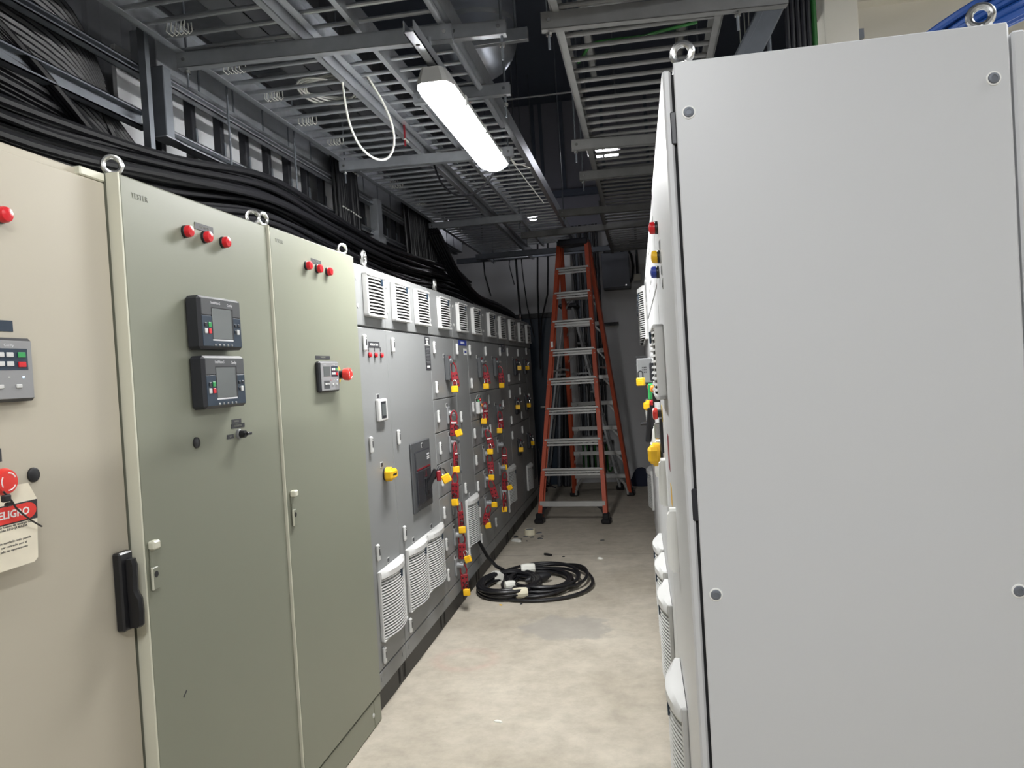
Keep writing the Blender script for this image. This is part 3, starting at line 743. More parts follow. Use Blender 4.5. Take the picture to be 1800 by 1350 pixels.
ft = [(.19, 1.738)]; al = [(.19, 2.0)]
r2 = radd('2', 'second pale cabinet of right row, with large yellow rotary switch and red stop button', 2.45, 3.20, [], ft, 2.66, (1.09,), (2.95,))
r2.put('rotary_switch', YROT, 2.88, 1.160, r2.doors[0]).scale = (1.05, 1, 1.3)
r2.put('emergency_button', ESTOP, 2.66, 1.325, r2.doors[0]).scale = (.55, .8, .8); r2.put('control_box', B('control_box', M['black'], (0, .026, -.05, .05, -.018, .018), ch=.003), 2.88, 1.373, r2.doors[0])
r2.put('meter', B('meter', M['charcoal'], (0, .010, -.045, .045, -.06, .06), ch=.002), 2.74, 1.245, r2.doors[0]); r2.put('glass_latch', B('glass_latch', M['chrome'], (0, .026, -.02, .02, -.03, .03), ch=.004), 2.90, 1.245, r2.doors[0])
r3 = radd('3', 'narrow pale cabinet of right row, third from the foreground', 3.20, 3.58, [], ft, 3.25, (1.10,), (3.39,))
r3.put('display_panel', B('display_panel', M['charcoal'], (0, .022, -.06, .06, -.04, .04), ch=.003), 3.45, 1.46, r3.doors[0]); r3.put('indicator_lamp', LAMPO, 3.42, 1.385, r3.doors[0])
r4 = radd('4', 'pale cabinet of right row with protruding grey motor drive and long black breaker lever', 3.58, 4.40, [], ft, 3.64, (1.12,), (3.79,))
b = MB(); b.box(0, .078, -.055, .055, -.065, .065, .006); b.m = 1; b.box(.02, .082, -.05, .05, .035, .075, .004); b.box(.0, .03, -.05, .05, -.075, -.06, .004)
mo = r4.put('motor_drive', b.mesh('motor_drive', [M['mgrey'], M['black']]), 4.02, 1.460, r4.doors[0])
link('drive_vents', B('drive_vents', M['black'], *[(.03+.008*i, .035+.008*i, .0548, .0556, -.01+.012*j, -.004+.012*j) for i in range(3) for j in range(3)]), mo)
r4.put('start_button', B('start_button', M['greenb'], (0, .028, -.022, .022, -.042, .042), ch=.006), 3.95, 1.352, r4.doors[0]); r4.put('stop_button', LAMP, 3.94, 1.300, r4.doors[0])
b = MB(); b.box(0, .022, -.06, .06, -.11, .11, .006); b.bar((.02, 0, .08), (.04, -.01, -.10), .03, .03, .006)
r4.put('breaker_lever', b.mesh('breaker_lever', M['rubber']), 4.05, 1.185, r4.doors[0])
r4.put('lever_rod', MB().cyl((0, 0, 0), (.075, 0, 0), .010).mesh('lever_rod', M['black']), 4.30, 1.165, r4.doors[0])
e = thing('padlock', 'yellow padlock under the grey motor drive on the right row', 'padlock', (-.018, 3.86, 1.428), (0, 0, PI*.4), 'yellow padlocks'); link('lock_body', PBODY, e); link('shackle', SHK, e)
r5 = radd('5', 'pale cabinet of right row with yellow rotary switch, before the tall filters', 4.40, 5.05, [], al, 4.46, (1.1,), (), (4.82,)); r5.put('rotary_switch', YROT, 4.62, 1.245, r5.doors[0])
r5.put('indicator_lamp', LAMP, 4.60, 1.36, r5.doors[0])
r6 = radd('6', 'far pale cabinet of right row, second of the tall filters', 5.05, 5.62, [], al, 5.1, (1.1,), (), (5.34,))
r7 = radd('7', 'far pale cabinet of right row, third of the tall filters', 5.62, 6.17, [], al, 5.67, (1.1,), (), (5.90,))
r8 = radd('8', 'far pale cabinet of right row with filters at top and foot', 6.17, 6.80, [], al, 6.22, (1.1,), (6.42,), (6.45,))
r9 = radd('9', 'last pale cabinet of the right row, towards the back wall', 6.80, 7.55, [], al, 6.86, (1.1,))

# ================================================================== OVERHEAD STEELWORK
def strut(label, x0, x1, y, z, h=.060, w=.042, y2=None, m='galv', group=None, sink=0.):
    L = math.hypot(x1-x0, (y2 or y)-y); a = math.atan2((y2 or y)-y, x1-x0)
    e = thing('strut_channel', label, 'strut', (x0, y, z), (0, 0, a), group)
    b = MB(); t = .004
    b.box(0, L, -w/2, -w/2+t, 0, h, .001); b.box(0, L, w/2-t, w/2, 0, h, .001); b.box(0, L, -w/2, w/2, 0, t, .001)
    b.box(0, L, -w/2, -w/2+.010, h-t, h); b.box(0, L, w/2-.010, w/2, h-t, h)
    link('channel', b.mesh('channel', M[m]), e)
    for xx in (.03, L-.03): link('bolt', MB().cyl((xx, -w/2-.006, h*.5), (xx, -w/2, h*.5), .008, 6).mesh('bolt', M['chrome']), e)
    return e
def rod(x, y, z0, z1, label='thin threaded rod hanging a strut from the dark ceiling', r=.005, nut=None):
    e = thing('threaded_rod', label, 'rod', (x, y, z0), group='ceiling hanger rods')
    link('rod', MB().cyl((0, 0, 0), (0, 0, z1-z0), r, 8).mesh('rod', M['galvd']), e)
    zn = (nut if nut is not None else z0+.07)-z0
    link('nut', MB().cyl((0, 0, zn-.018), (0, 0, zn-.004), .012, 6).mesh('nut', M['chrome']), e)
def smooth(pts, n=6):
    P = [Vector(p) for p in pts]; out = []
    for i in range(len(P)-1):
        p0, p1, p2, p3 = P[max(i-1, 0)], P[i], P[i+1], P[min(i+2, len(P)-1)]
        for k in range(n):
            t = k/n; out.append(.5*((2*p1)+(p2-p0)*t+(2*p0-5*p1+4*p2-p3)*t*t+(3*p1-p0-3*p2+p3)*t**3))
    return out+[P[-1]]
def tray(label, x0, x1, y0, y1, z, pitch, h=.10, m='galvd', rr=.0095, rz=.020, y_start=None, rm=None, rail=.030, railm=None, skip=()):
    e = thing('cable_tray', label, 'cable tray', ((x0+x1)/2, y0, z))
    hw = (x1-x0)/2
    for sg in (-1, 1):
        b = MB(); q = sg*hw
        b.box(q-.003, q+.003, 0, y1-y0, 0, h); b.box(q-sg*rail, q, 0, y1-y0, 0, .004); b.box(q-sg*rail, q, 0, y1-y0, h-.004, h)
        link('rail', b.mesh('rail', M[railm or m]), e)
    rb = MB(); rb.lathe((-hw, 0, 0), (1, 0, 0), [(0, rr), (2*hw, rr)], 10); rm = rb.mesh('rung', M[rm or m])
    n = int((y1-y0-.05)/pitch)
    for i in range(n+1):
        if not any(a <= y0+.04+i*pitch <= c for a, c in skip): link('rung', rm, e, (0, .04+i*pitch, rz))
    return e
tray('left ceiling ladder tray over the cabinets, between dark wall side and wide shiny rail', -1.765, -1.245, 1.2, 9.4, 2.85, .125, .105, rm='galv', railm='galv', skip=((6.70, 6.86),))
nt_ = tray('narrower ladder tray above the lamp with an extra rail along its middle', -1.225, -.672, 1.2, 8.6, 2.885, .128, .085, rm='galv', railm='galv')
link('middle_rail', B('middle_rail', M['galv'], (-.078, -.072, 0, 7.4, -.012, .085), (-.095, -.078, 0, 7.4, -.012, -.008)), nt_)
tray('right ceiling ladder tray above the pale cabinets', -.268, .385, 1.2, 6.66, 2.85, .131, .10, 'trayR', .0105, skip=((4.80, 5.03),))
tray('far right ladder tray, past the second strut pair', -.30, .36, 6.70, 9.3, 2.83, .14, .09, 'trayR', .0100)
tray('upper ladder tray hidden behind the right ceiling tray', -.20, .30, 1.2, 4.5, 3.16, .30, .09, 'trayR', .010)
strut('near cross strut carrying both left trays and the lamp arm', -1.77, -.655, 2.855, 2.79, y2=2.93)
strut('short strut stub ending right of the near cross strut', -.69, -.455, 2.985, 2.815, .055, y2=3.0)
strut('short strut crossing behind the lit lamp', -1.03, -.555, 3.655, 2.825, .055, y2=3.675)
strut('cross strut over the lamp tail with shiny tie wires', -1.775, -.70, 4.53, 2.79, y2=4.61)
strut('dark cross strut far down the left trays', -1.80, -.955, 6.63, 2.79, y2=6.60)
strut('farthest strut under the left trays near the back wall', -1.80, -.50, 8.55, 2.78, m='galvd', y2=8.55)
strut('nearest strut under the right tray, cut by the top of the view', -.312, .60, 2.955, 2.79, .065, m='trayR', y2=3.02)
strut('second strut under the right tray, beside the twin tube light', -.350, .45, 4.62, 2.79, m='trayR', y2=4.70)
strut('third strut under the right tray', -.365, .45, 5.38, 2.79, m='trayR', y2=5.42)
strut('fourth strut under the right tray, at its break', -.640, .45, 6.585, 2.79, m='trayR', y2=6.66)
strut('long far strut reaching from mid aisle above the ladder', -1.10, .45, 7.43, 2.78, m='trayR', y2=7.32)
strut('dim strut close to the back wall, behind the ladder head', -2.2, .4, 9.3, 2.86, m='galvd', y2=9.25)
for x, y in ((-.475, 3.0), (-.58, 3.67), (-.73, 4.60), (-1.74, 2.862), (-1.745, 4.535), (-.985, 6.605), (-.285, 2.96), (-.325, 4.625), (-.34, 5.385), (-.60, 6.592), (-1.05, 7.43), (.42, 3.01), (.42, 4.69), (.42, 5.42), (-1.60, 8.55)):
    rod(x, y, 2.72, 4.9, nut=2.79)
tag(link('conduit', MB().tube([(0, 0, 0), (0, 2.65, 0)], .014, 12).mesh('conduit', M['galv']), None, (-.70, 1.6, 2.868)), 'thin straight conduit running beside the lamp under the narrow tray', 'conduit')
# solid trays and ducts above the left tray
for nm, x0, x1, z, m, lb in (('mid', -2.00, -1.80, 3.20, 'galv', 'flat pale duct seen through the left ladder tray, wall side'), ('lt', -1.79, -1.66, 3.16, 'wallL', 'lighter narrow duct seen through the left ladder tray')):
    e = thing('cable_duct', lb, 'duct', ((x0+x1)/2, 1., z)); w = (x1-x0)/2
    link('trough', B('trough', M[m], (-w, w, 0, 6.2, 0, .004), (-w, -w+.003, 0, 6.2, 0, .09), (w-.003, w, 0, 6.2, 0, .09)), e)
    js = B('joint_strap', M['galvd'], (-w-.004, w+.004, 0, .04, -.004, 0))
    for i in range(5): link('joint_strap', js, e, (0, .5+1.2*i, 0))
e = thing('insulated_pipe', 'fat jacketed duct drop with rounded lower end in the dark ceiling right of the lamp', 'pipe', (-.875, 4.6, 3.27))
b = MB(); b.lathe((0, 0, 0), (0, 0, 1), [(.235-.235*math.cos(a), .235*math.sin(a)+.0005) for a in [PI/2*i/10 for i in range(11)]]+[(1.63, .235)], 32); link('jacket', b.mesh('jacket', M['foil']), e)
for z in (.30, .75): link('band', MB().lathe((0, 0, z), (0, 0, 1), [(0, .2365), (.03, .2365)], 32).mesh('band', M['galv']), e)
tag(link('ceiling_conduit', MB().tube([(-1.12, 6.5, 3.806), (-.45, 6.5, 3.807)], .009, 8).mesh('ceiling_conduit', M['galv'])), 'thin pale conduit crossing the dark gap between the two trays', 'conduit')
e = thing('pipe_bracket', 'flat strut crossing in front of the fat pipe', 'bracket', (-1.15, 4.28, 3.34)); link('plate', B('plate', M['galv'], (0, .62, 0, .04, 0, .07), ch=.002), e); link('hanger', MB().cyl((.55, .02, .07), (.55, .02, 1.48), .008, 8).mesh('hanger', M['galvd']), e)
# pendant lamps (two in a line along the aisle and others behind the camera, one added for brightness)
def lamp(label, x, y0, z, Lg=1.27, m='lens2'):
    e = thing('vapour_tight_lamp', label, 'lamp', (x, y0, z)); hw = .075
    prof = lambda s, zt, zb: [(-hw*s, zt), (-hw*s*.96, zb*.5+zt*.5), (-hw*s*.6, zb+.004), (0, zb), (hw*s*.6, zb+.004), (hw*s*.96, zb*.5+zt*.5), (hw*s, zt)]
    def body(y): pass
    rs = []
    for y, s in ((0, .80), (.03, .93), (.07, 1.), (Lg-.07, 1.), (Lg-.03, .93), (Lg, .62)):
        rs.append([(px, y, pz) for px, pz in prof(s, .028, 0.)])
    link('lens', MB().rings(rs).mesh('lens', M[m]), e)
    rs = []
    for y, s in ((-.035, .55), (-.022, .80), (.03, 1.02), (Lg-.03, 1.02), (Lg+.01, .72)):
        rs.append([(-hw*s, y, .026), (-hw*s, y, .040), (-hw*s*.7, y, .085), (hw*s*.7, y, .085), (hw*s, y, .040), (hw*s, y, .026)])
    link('housing', MB().rings(rs).mesh('housing', M['mgrey2']), e)
    for yy in (.22, .62, 1.03):
        link('clip', B('clip', M['white'], (hw-.004, hw+.006, yy-.014, yy+.014, .012, .05), ch=.002), e)
    if m != 'lens':
        for yy in (.2, 1.05): link('suspension_rod', MB().cyl((0, yy, .08), (0, yy, 4.9-z), .006, 8).mesh('suspension_rod', M['galvd']), e)
    link('gland', MB().cyl((0, Lg, .05), (0, Lg+.035, .05), .011, 10).mesh('gland', M['mgrey2']), e)
    return e
M['mgrey2'] = mat('lamp_housing_grey', (.42, .42, .41), .5)
LAMP1 = lamp('lit lamp hanging under the trays, the only bright fixture overhead', -.742, 2.93, 2.605, m='lens')
lamp('twin of the overhead lamp, nearer than the top edge of the view', -.742, .74, 2.605)
lamp('overhead lamp behind the camera in the same line', -.70, -2.3, 2.605)
lamp('added unseen lamp behind the camera, brightening the right foreground cabinet side', .10, -1.25, 2.85, m='lens3')  # added out of view to brighten the right cabinet's side panel
lamp('overhead lamp in the next aisle beyond the right cabinets', 1.75, 1.1, 2.9, m='lens3')
b = MB(); b.T = Matrix.Translation((0, -.31, .10)); b.box(-.020, .020, 0, .50, 0, .004); b.box(-.020, -.016, 0, .50, 0, .041); b.box(.016, .020, 0, .50, 0, .041)
b.cyl((0, .28, .03), (0, .28, .10), .006, 8)
ar = link('arm', b.mesh('arm', M['galv']), LAMP1)
link('bolt_hole', MB().cyl((0, -.20, .0985), (0, -.20, .101), .008, 14).mesh('bolt_hole', M['void']), ar)
e = thing('lamp_cable', 'black lamp flex drooping from the lamp tail to the wide tray rail', 'cable', (0, 0, 0))
link('flex', MB().tube(smooth([(-.742, 4.235, 2.655), (-.80, 4.32, 2.60), (-.92, 4.45, 2.56), (-1.05, 4.55, 2.58), (-1.16, 4.62, 2.68), (-1.225, 4.66, 2.86)]), .006, 8).mesh('flex', M['rubber']), e)
# twin tube light beyond the right tray
def batten(label, x, y, z, L, gap):
    e = thing('batten_light', label, 'lamp', (x, y, z))
    link('batten', B('batten', M['white'], (-.02, L+.02, -.03, gap+.03, .045, .075), ch=.004), e)
    for yy in (0, gap):
        for k in (0, 1): link('tube', MB().cyl((k*L*.52, yy, .02), (k*L*.52+L*.46, yy, .02), .018, 10).mesh('tube', M['tubeglow']), e)
    for xx in (0., L): link('stem', MB().cyl((xx, gap/2, .075), (xx, gap/2, 4.9-z), .006, 8).mesh('stem', M['galvd']), e)
batten('distant twin tube light seen through a gap in the right tray rungs', -.385, 6.96, 3.42, .27, .30)
batten('small far tube light glimpsed above the dark strut down the left trays', -1.33, 8.8, 3.22, .20, .12)
tag(link('green_cable', MB().tube(smooth([(-.215, 3.55, 2.89), (-.19, 3.50, 2.895), (-.144, 3.40, 2.90), (-.057, 3.38, 2.90), (.077, 3.385, 2.90), (.124, 3.354, 2.895), (.30, 3.30, 2.895)]), .0075, 8).mesh('green_cable', M['greenpipe'])), 'green cable lying across the right tray rungs', 'cable')
# loops and ties of pale cable in the left tray
tag(link('white_cable', MB().tube(smooth([(-1.262, 3.31, 2.90), (-1.275, 3.36, 2.80), (-1.29, 3.45, 2.70), (-1.285, 3.56, 2.625), (-1.25, 3.66, 2.59), (-1.20, 3.71, 2.60), (-1.16, 3.70, 2.66), (-1.145, 3.64, 2.74), (-1.16, 3.55, 2.83), (-1.20, 3.45, 2.93)]), .0055, 8).mesh('white_cable', M['whitecable'])), 'white cable drooping in one big loop from the wide tray rail', 'cable')
b = MB()
for k in range(5):
    cx, cy, rx, ry = -1.42+.01*k, 3.52+.012*k, .13+.006*k, .17-.005*k
    b.tube([(cx+rx*math.cos(a)*1., cy+ry*math.sin(a), 2.895+.006*k+.01*math.sin(2*a+k)) for a in [2*PI*i/26 for i in range(26)]], .005, 6, True)
tag(link('cable_coil', b.mesh('cable_coil', M['whitecable'])), 'small coil of whitish cable lying on the left tray rungs', 'cable coil')
for i, y in enumerate([1.95, 2.33, 2.70, 3.10, 3.45, 3.83, 4.20, 4.72, 5.3, 5.9]):
    b = MB()
    for k in range(5):
        x = -1.70+.018*k+random.uniform(-.003, .003); b.tube([(x, y-.016, 2.90), (x-.004, y-.018, 2.862), (x+.004, y+.006, 2.853), (x+.008, y+.018, 2.868), (x+.006, y+.018, 2.90)], .0022, 5)
    tag(link('cable_ties', b.mesh('cable_ties', M['whitecable'])), 'row of white tie ends looped round a tray rung beside the wall', 'cable ties', 'tie clusters on the left tray')
e = thing('tie_strap', 'red strap and tie hooked on the wide tray rail above lamp tail', 'strap', (-1.225, 4.10, 2.83)); link('strap', B('strap', M['redhasp'], (0, .008, -.008, .008, -.06, .07), ch=.002), e); link('buckle', B('buckle', M['whitecable'], (0, .012, -.012, .05, -.03, -.02), ch=.002), e)

# ================================================================== LEFT WALL CABLING
def rail(label, y0, y1, x, z, h, w, m='galv'):
    e = thing('wall_strut', label, 'strut', (x, y0, z)); b = MB()
    b.box(-w, 0, 0, y1-y0, 0, .004); b.box(-w, 0, 0, y1-y0, h-.004, h); b.box(-w, -w+.004, 0, y1-y0, 0, h); b.box(-.004, 0, 0, y1-y0, 0, .010); b.box(-.004, 0, 0, y1-y0, h-.010, h)
    link('channel', b.mesh('channel', M[m]), e)
rail('upper wall strut, near part left of the wall post', .9, 2.80, -1.88, 2.752, .036, .04, 'galvd')
rail('lower wall strut, near part left of the wall post', .9, 2.80, -1.88, 2.545, .066, .04, 'galvd')
rail('upper wall strut running past the post along the left wall', 2.90, 8.0, -1.88, 2.772, .036, .04)
rail('lower wall strut with bright lips running along the left wall', 2.93, 8.0, -1.88, 2.545, .045, .05)
e = thing('wall_post', 'tall grey strut post rising behind the green cabinets', 'post', (-1.86, 2.76, 0)); link('channel', B('channel', M['galvd'], (-.015, .015, -.014, .014, 0, 3.3)), e); link('base_plate', B('base_plate', M['galvd'], (-.06, .06, -.06, .06, 0, .008)), e)
e = thing('cable_bracket', 'boxed strut bracket standing just right of the wall post', 'bracket', (-1.86, 2.865, 2.535)); link('upright', B('upright', M['galvd'], (-.05, .01, 0, .055, 0, .29), ch=.003), e); link('foot', B('foot', M['galv'], (-.05, .02, -.02, .09, -.006, 0), ch=.001), e)
e = thing('cable_bracket', 'bright strut bracket upright farther along the left wall', 'bracket', (-1.86, 5.40, 2.50)); link('upright', B('upright', M['galv'], (-.05, .012, 0, .10, 0, .32), ch=.003), e); link('foot', B('foot', M['galv'], (-.05, .02, -.03, .13, -.006, .05), ch=.001), e)
e = thing('wall_duct', 'long galvanised duct side high on the left wall under the tray', 'duct', (-1.93, 2.95, 2.86))
link('side', B('side', M['galv'], (-.12, 0, 0, 5.5, 0, .165), ch=.003), e)
sm = B('seam', M['galvd'], (0, .003, 0, .012, .002, .163))
for i in range(1, 18): link('seam', sm, e, (0, .3*i, 0))
for i in range(16):
    y = 3.02+.245*i
    e = thing('wall_stile', 'dark upright between the pale wall strips behind the wall struts', 'upright', (-2.0, y, 2.45), group='wall uprights'); link('stile', B('stile', M['charcoal'], (-.02, .02, 0, .034, 0, .42), ch=.002), e); link('clip', B('clip', M['galvd'], (.02, .026, .02, .035, .16, .26)), e)
for y in (3.35, 4.05):
    rod(-1.845, y, 2.43, 3.1, 'short threaded rod dropping through the left wall struts', nut=2.54)
struct('lit_wall_panel', B('trim', M['wallLit'], (-2.14, -2.12, 2.95, 8.2, 2.52, 2.98)))  # panel added behind the struts, pale to stand for the lit wall
CG = 'black cables along the left wall'
def cable(pts, r, label, group, cat='cable'):
    # smooth the polyline
    P = [Vector(p) for p in pts]; out = []
    for i in range(len(P)-1):
        p0, p1, p2, p3 = P[max(i-1, 0)], P[i], P[i+1], P[min(i+2, len(P)-1)]
        for k in range(6):
            t = k/6; out.append(.5*((2*p1)+(p2-p0)*t+(2*p0-5*p1+4*p2-p3)*t*t+(3*p1-p0-3*p2+p3)*t**3))
    out.append(P[-1])
    return tag(link('power_cable', MB().tube(out, r, 8).mesh('power_cable', M['rubber'])), label, cat, group)
lab = 'black cable lying in the sagging run above the left cabinets'
for i in range(112):
    row, colm = i // 16, i % 16
    x = -2.14+.026*colm+random.uniform(-.008, .008); zb = 2.02+.060*row+random.uniform(-.02, .02)+(.05 if colm < 4 else 0)
    pts = [(x+random.uniform(-.02, .02), y, zb+random.uniform(-.014, .014)+.10*min(1, max(0, (y-2.5)/.7))-.035*math.sin((y-.8)*1.7)+(.04*math.exp(-((y-1.2)/.8)**2))) for y in [.5+.75*k for k in range(11)]]
    cable(pts, random.choice((.011, .013, .016)), lab, CG)
lab = 'black cable sloping down from the upper left behind the beige cabinet'
for i in range(44):
    a = i*.030; x = -1.93-.014*(i % 5)
    pts = [(x, .9+a*.5, 2.95-.010*i), (x, 1.5+a*.8, 2.88-.010*i), (x+.02, 2.05+a*.55, 2.70-.009*i), (x+.05, 2.45+a*.25, 2.44-.006*i), (x+.10, 2.66+a*.08, 2.20), (x+.12, 2.72+a*.05, 1.9)]
    cable(pts, .015, lab, 'black cables sloping behind the beige cabinet')
for i in range(60):
    x = -2.00-.024*(i % 3); zz = 2.58+.0185*(i//3)*1.2
    e1 = 2.76+.14*((zz-2.58)/.44 < .5)*1.-.10*((zz-2.58)/.44)
    cable([(x, .5, zz+.06), (x, 1.3, zz+.03), (x, 1.9, zz+.0), (x, 2.48, zz-.06), (x+.02, e1, zz-.30)], .016, 'black cable filling the dark band behind the near wall struts', 'black cables behind near wall struts')
def drop(y0, n, x, label, g, z1=2.0, z0=2.98, sp=.030, wob=.01):
    for i in range(n):
        y = y0+sp*(i//2)+random.uniform(-wob, wob); xx = x+.03*(i % 2)
        cable([(xx, y, z0), (xx+.01, y+random.uniform(-wob, wob), 2.6), (xx+.02, y+random.uniform(-wob, wob), 2.3), (xx+.06, y+random.uniform(-.03, .03), z1)], .014, label, g)
drop(4.62, 22, -1.86, 'black cable dropping in the white tied vertical bundle', 'cables of the tied vertical bundle')
for z in (2.60, 2.88):
    tag(link('cable_ties', B('cable_ties', M['whitecable'], *[(-1.812, -1.804, 4.62+.042*k, 4.64+.042*k, z-.010*k*.2-.004, z+.004-.002*k) for k in range(8)])), 'dotted line of white ties across the vertical bundle, %s one' % ('lower' if z < 2.7 else 'upper'), 'cable ties')
drop(6.15, 34, -1.88, 'black cable in the wide dark curtain of cables past the bright bracket', 'cables of the far dark curtain', sp=.058, wob=.02)
for i in range(14):
    dx = .022*(i % 5); dz = .022*(i//5)
    cable([(-1.80+dx, 6.6, 2.75+dz), (-1.72+dx, 6.95, 2.42+dz), (-1.62+dx, 7.35, 2.22+dz), (-1.52+dx, 7.8, 2.16+dz), (-1.45+dx, 8.25, 2.10+dz*.7), (-1.42+dx*.8, 8.42, 2.0)], .013, 'black cable of the thick curve swooping onto the last left cabinets', 'cables of the swooping bundle')
# ================================================================== BACK OF THE AISLE
# orange fibreglass step ladder, opened towards us
lad = thing('step_ladder', 'tall orange fibreglass step ladder with grey treads standing open in the aisle', 'ladder', (-.652, 8.115, 0), (0, 0, -.135))
ZT = 2.80
def lx(z): return .335-(.335-.154)*z/ZT
def ly(z): return .765-.735*z/ZT
def rail_bar(sx, sy):
    b = MB(); p0 = Vector((sx*lx(.02), sy*ly(.02), .02)); p1 = Vector((sx*lx(ZT), sy*ly(ZT), ZT))
    d = (p1-p0).normalized(); a = Vector((1, 0, 0)); a = (a-d*a.dot(d)).normalized(); n = d.cross(a)
    def q(pt, u, v): return pt+a*u+n*v
    # C channel: web outward, two flanges
    poly = [(sx*.0, -.038), (sx*.0, .038), (-sx*.040, .038), (-sx*.040, .032), (-sx*.006, .032), (-sx*.006, -.032), (-sx*.040, -.032), (-sx*.040, -.038)]
    b.rings([[q(p0, u+sx*.012, v) for u, v in poly], [q(p1, u+sx*.012, v) for u, v in poly]])
    return b.mesh('rail', M['fiber'])
for sx in (-1, 1):
    for sy in (-1, 1):
        ra = link('rail', rail_bar(sx, sy), lad); ra['label'] = 'orange fibreglass rail'
        b = MB(); b.box(-.045, .045, -.055, .055, 0, .05, .012); b.box(-.03, .03, -.04, .04, .04, .10, .008)
        link('foot', b.mesh('foot', M['rubber']), lad, (sx*lx(0)-sx*.005, sy*ly(0), 0))
FZ = (.480, .765, 1.070, 1.362, 1.655, 1.950, 2.245, 2.503)
for z in FZ:
    w = lx(z)-.004; b = MB()
    b.box(-w, w, 0, .082, -.004, 0)
    for k in range(3): b.box(-w, w, -.006, .004, .008-.026*k-.008-.011, .008-.026*k, .002)
    b.box(-w, w, .078, .082, -.03, 0)
    for k in range(5): b.box(-w, w, .008+.015*k, .012+.015*k, 0, .003)
    st = link('step', b.mesh('step', M['alu']), lad, (0, -ly(z)-.030, z+.03))
    rv = MB()
    for sx in (-1, 1):
        for dz in (-.012, -.052): rv.lathe((sx*(w-.012+.02), -.012, dz), (0, -1, 0), [(0, .006), (.004, .004)], 8)
    link('rivets', rv.mesh('rivets', M['chrome']), st)
w = lx(.18); link('bottom_bar', B('bottom_bar', M['alu'], (-w, w, -.006, .006, -.026, .026), ch=.002), lad, (0, -ly(.18)-.036, .185))
for sx in (-1, 1):
    b = MB(); b.rings([[(sx*(w-.02), y, z) for y, z in ((-.008, .16), (.008, .16))]+[(sx*(w-.02), y, .06) for y in (.008, -.008)], [(sx*(w-.09), y, .16) for y in (-.008, .008)]+[(sx*(w-.05), y, .13) for y in (.008, -.008)]])
    link('gusset', b.mesh('gusset', M['black']), lad, (0, -ly(.18)-.028, 0))
    b = MB(); pts = [(sx*(lx(.2)-.02-.11*(t/8)**2), 0, .20*(t/8)**.8+.02) for t in range(9)]
    b.tube(pts, .016, 6); link('gusset', b.mesh('gusset', M['alu']), lad, (0, ly(.18), 0))
for z in (.235, .51, .80, 1.085, 1.375, 1.665, 1.955, 2.24):
    w = lx(z); link('rear_bar', B('rear_bar', M['alu'], (-w, w, -.012, .012, -.022, .022), ch=.003), lad, (0, ly(z), z))
    if z > .3:
        b = MB()
        for sx in (-1, 1): b.bar((sx*(w-.10), -.014, 0), (sx*(lx(z-.11)-.02), -.014+.03, -.11), .004, .018)
        link('brace', b.mesh('brace', M['alu']), lad, (0, ly(z), z))
b = MB(); b.box(-.165, .165, -.09, .09, 0, .07, .015); link('top_cap', b.mesh('top_cap', M['charcoal']), lad, (0, 0, ZT-.03))
link('rail_sticker', B('rail_sticker', M['whiteprint'], (-.012, .012, -.0015, 0, -.045, .045)), lad, (-lx(1.73)+.014, -ly(1.73)-.042, 1.73))
for sx in (-1, 1):
    b = MB(); b.bar((0, -ly(1.5)+.03, 0), (0, -.0, .015), .004, .022); b.bar((0, 0, .015), (0, ly(1.5)-.03, 0), .004, .022); link('spreader', b.mesh('spreader', M['alu']), lad, (sx*(lx(1.5)-.03), 0, 1.47))
# grey aluminium step ladder behind it
l2 = thing('step_ladder', 'bare aluminium step ladder standing behind the orange one, seen edge on', 'ladder', (-.86, 9.47, 0))
H2 = 2.22
for yy in (-.17, .17):
    b = MB(); b.bar((.50, yy*1.15, .03), (.05, yy*.8, H2), .030, .085, .004); link('rail', b.mesh('rail', M['alu2']), l2)
    b = MB(); b.bar((-.42, yy*1.15, .03), (-.05, yy*.8, H2), .025, .05, .004); link('rail', b.mesh('rail', M['alu2']), l2)
    b = MB(); b.box(.455, .545, yy*1.15-.025, yy*1.15+.025, 0, .05, .008); b.box(-.46, -.38, yy*1.15-.02, yy*1.15+.02, 0, .05, .008); link('foot', b.mesh('foot', M['rubber']), l2)
for k in range(1, 7):
    z = .30*k; x = .50-.45*z/H2; link('step', B('step', M['alu2'], (-.05, .03, -.19+.01*k, .19-.01*k, -.025, 0), ch=.003), l2, (x, 0, z))
    if k in (1, 3, 5): link('rear_bar', B('rear_bar', M['alu2'], (-.012, .012, -.19+.01*k, .19-.01*k, -.015, .015), ch=.002), l2, (-.42+.37*z/H2, 0, z))
link('top_cap', B('top_cap', M['charcoal'], (-.12, .12, -.16, .16, 0, .06), ch=.02), l2, (0, 0, H2))
b = MB(); b.bar((.20, -.175, 1.42), (-.20, -.175, 1.42), .004, .022); link('spreader', b.mesh('spreader', M['alu2']), l2)
# things leaning left of it
for i, (x, r, z1, m, lb) in enumerate(((-1.02, .035, 1.75, 'charcoal', 'dark thick tube leaning on the back wall behind the ladder left rail'), (-1.10, .028, 1.55, 'galvd', 'dull steel tube leaning on the back wall beside the dark door'), (-.98, .022, 1.30, 'black', 'shortest black tube leaning behind the orange ladder'))):
    tag(link('leaning_tube', MB().cyl((x-.03, 9.62, r*.4), (x+.04, 9.82-r*.2, z1), r, 12).mesh('leaning_tube', M[m])), lb, 'tube')
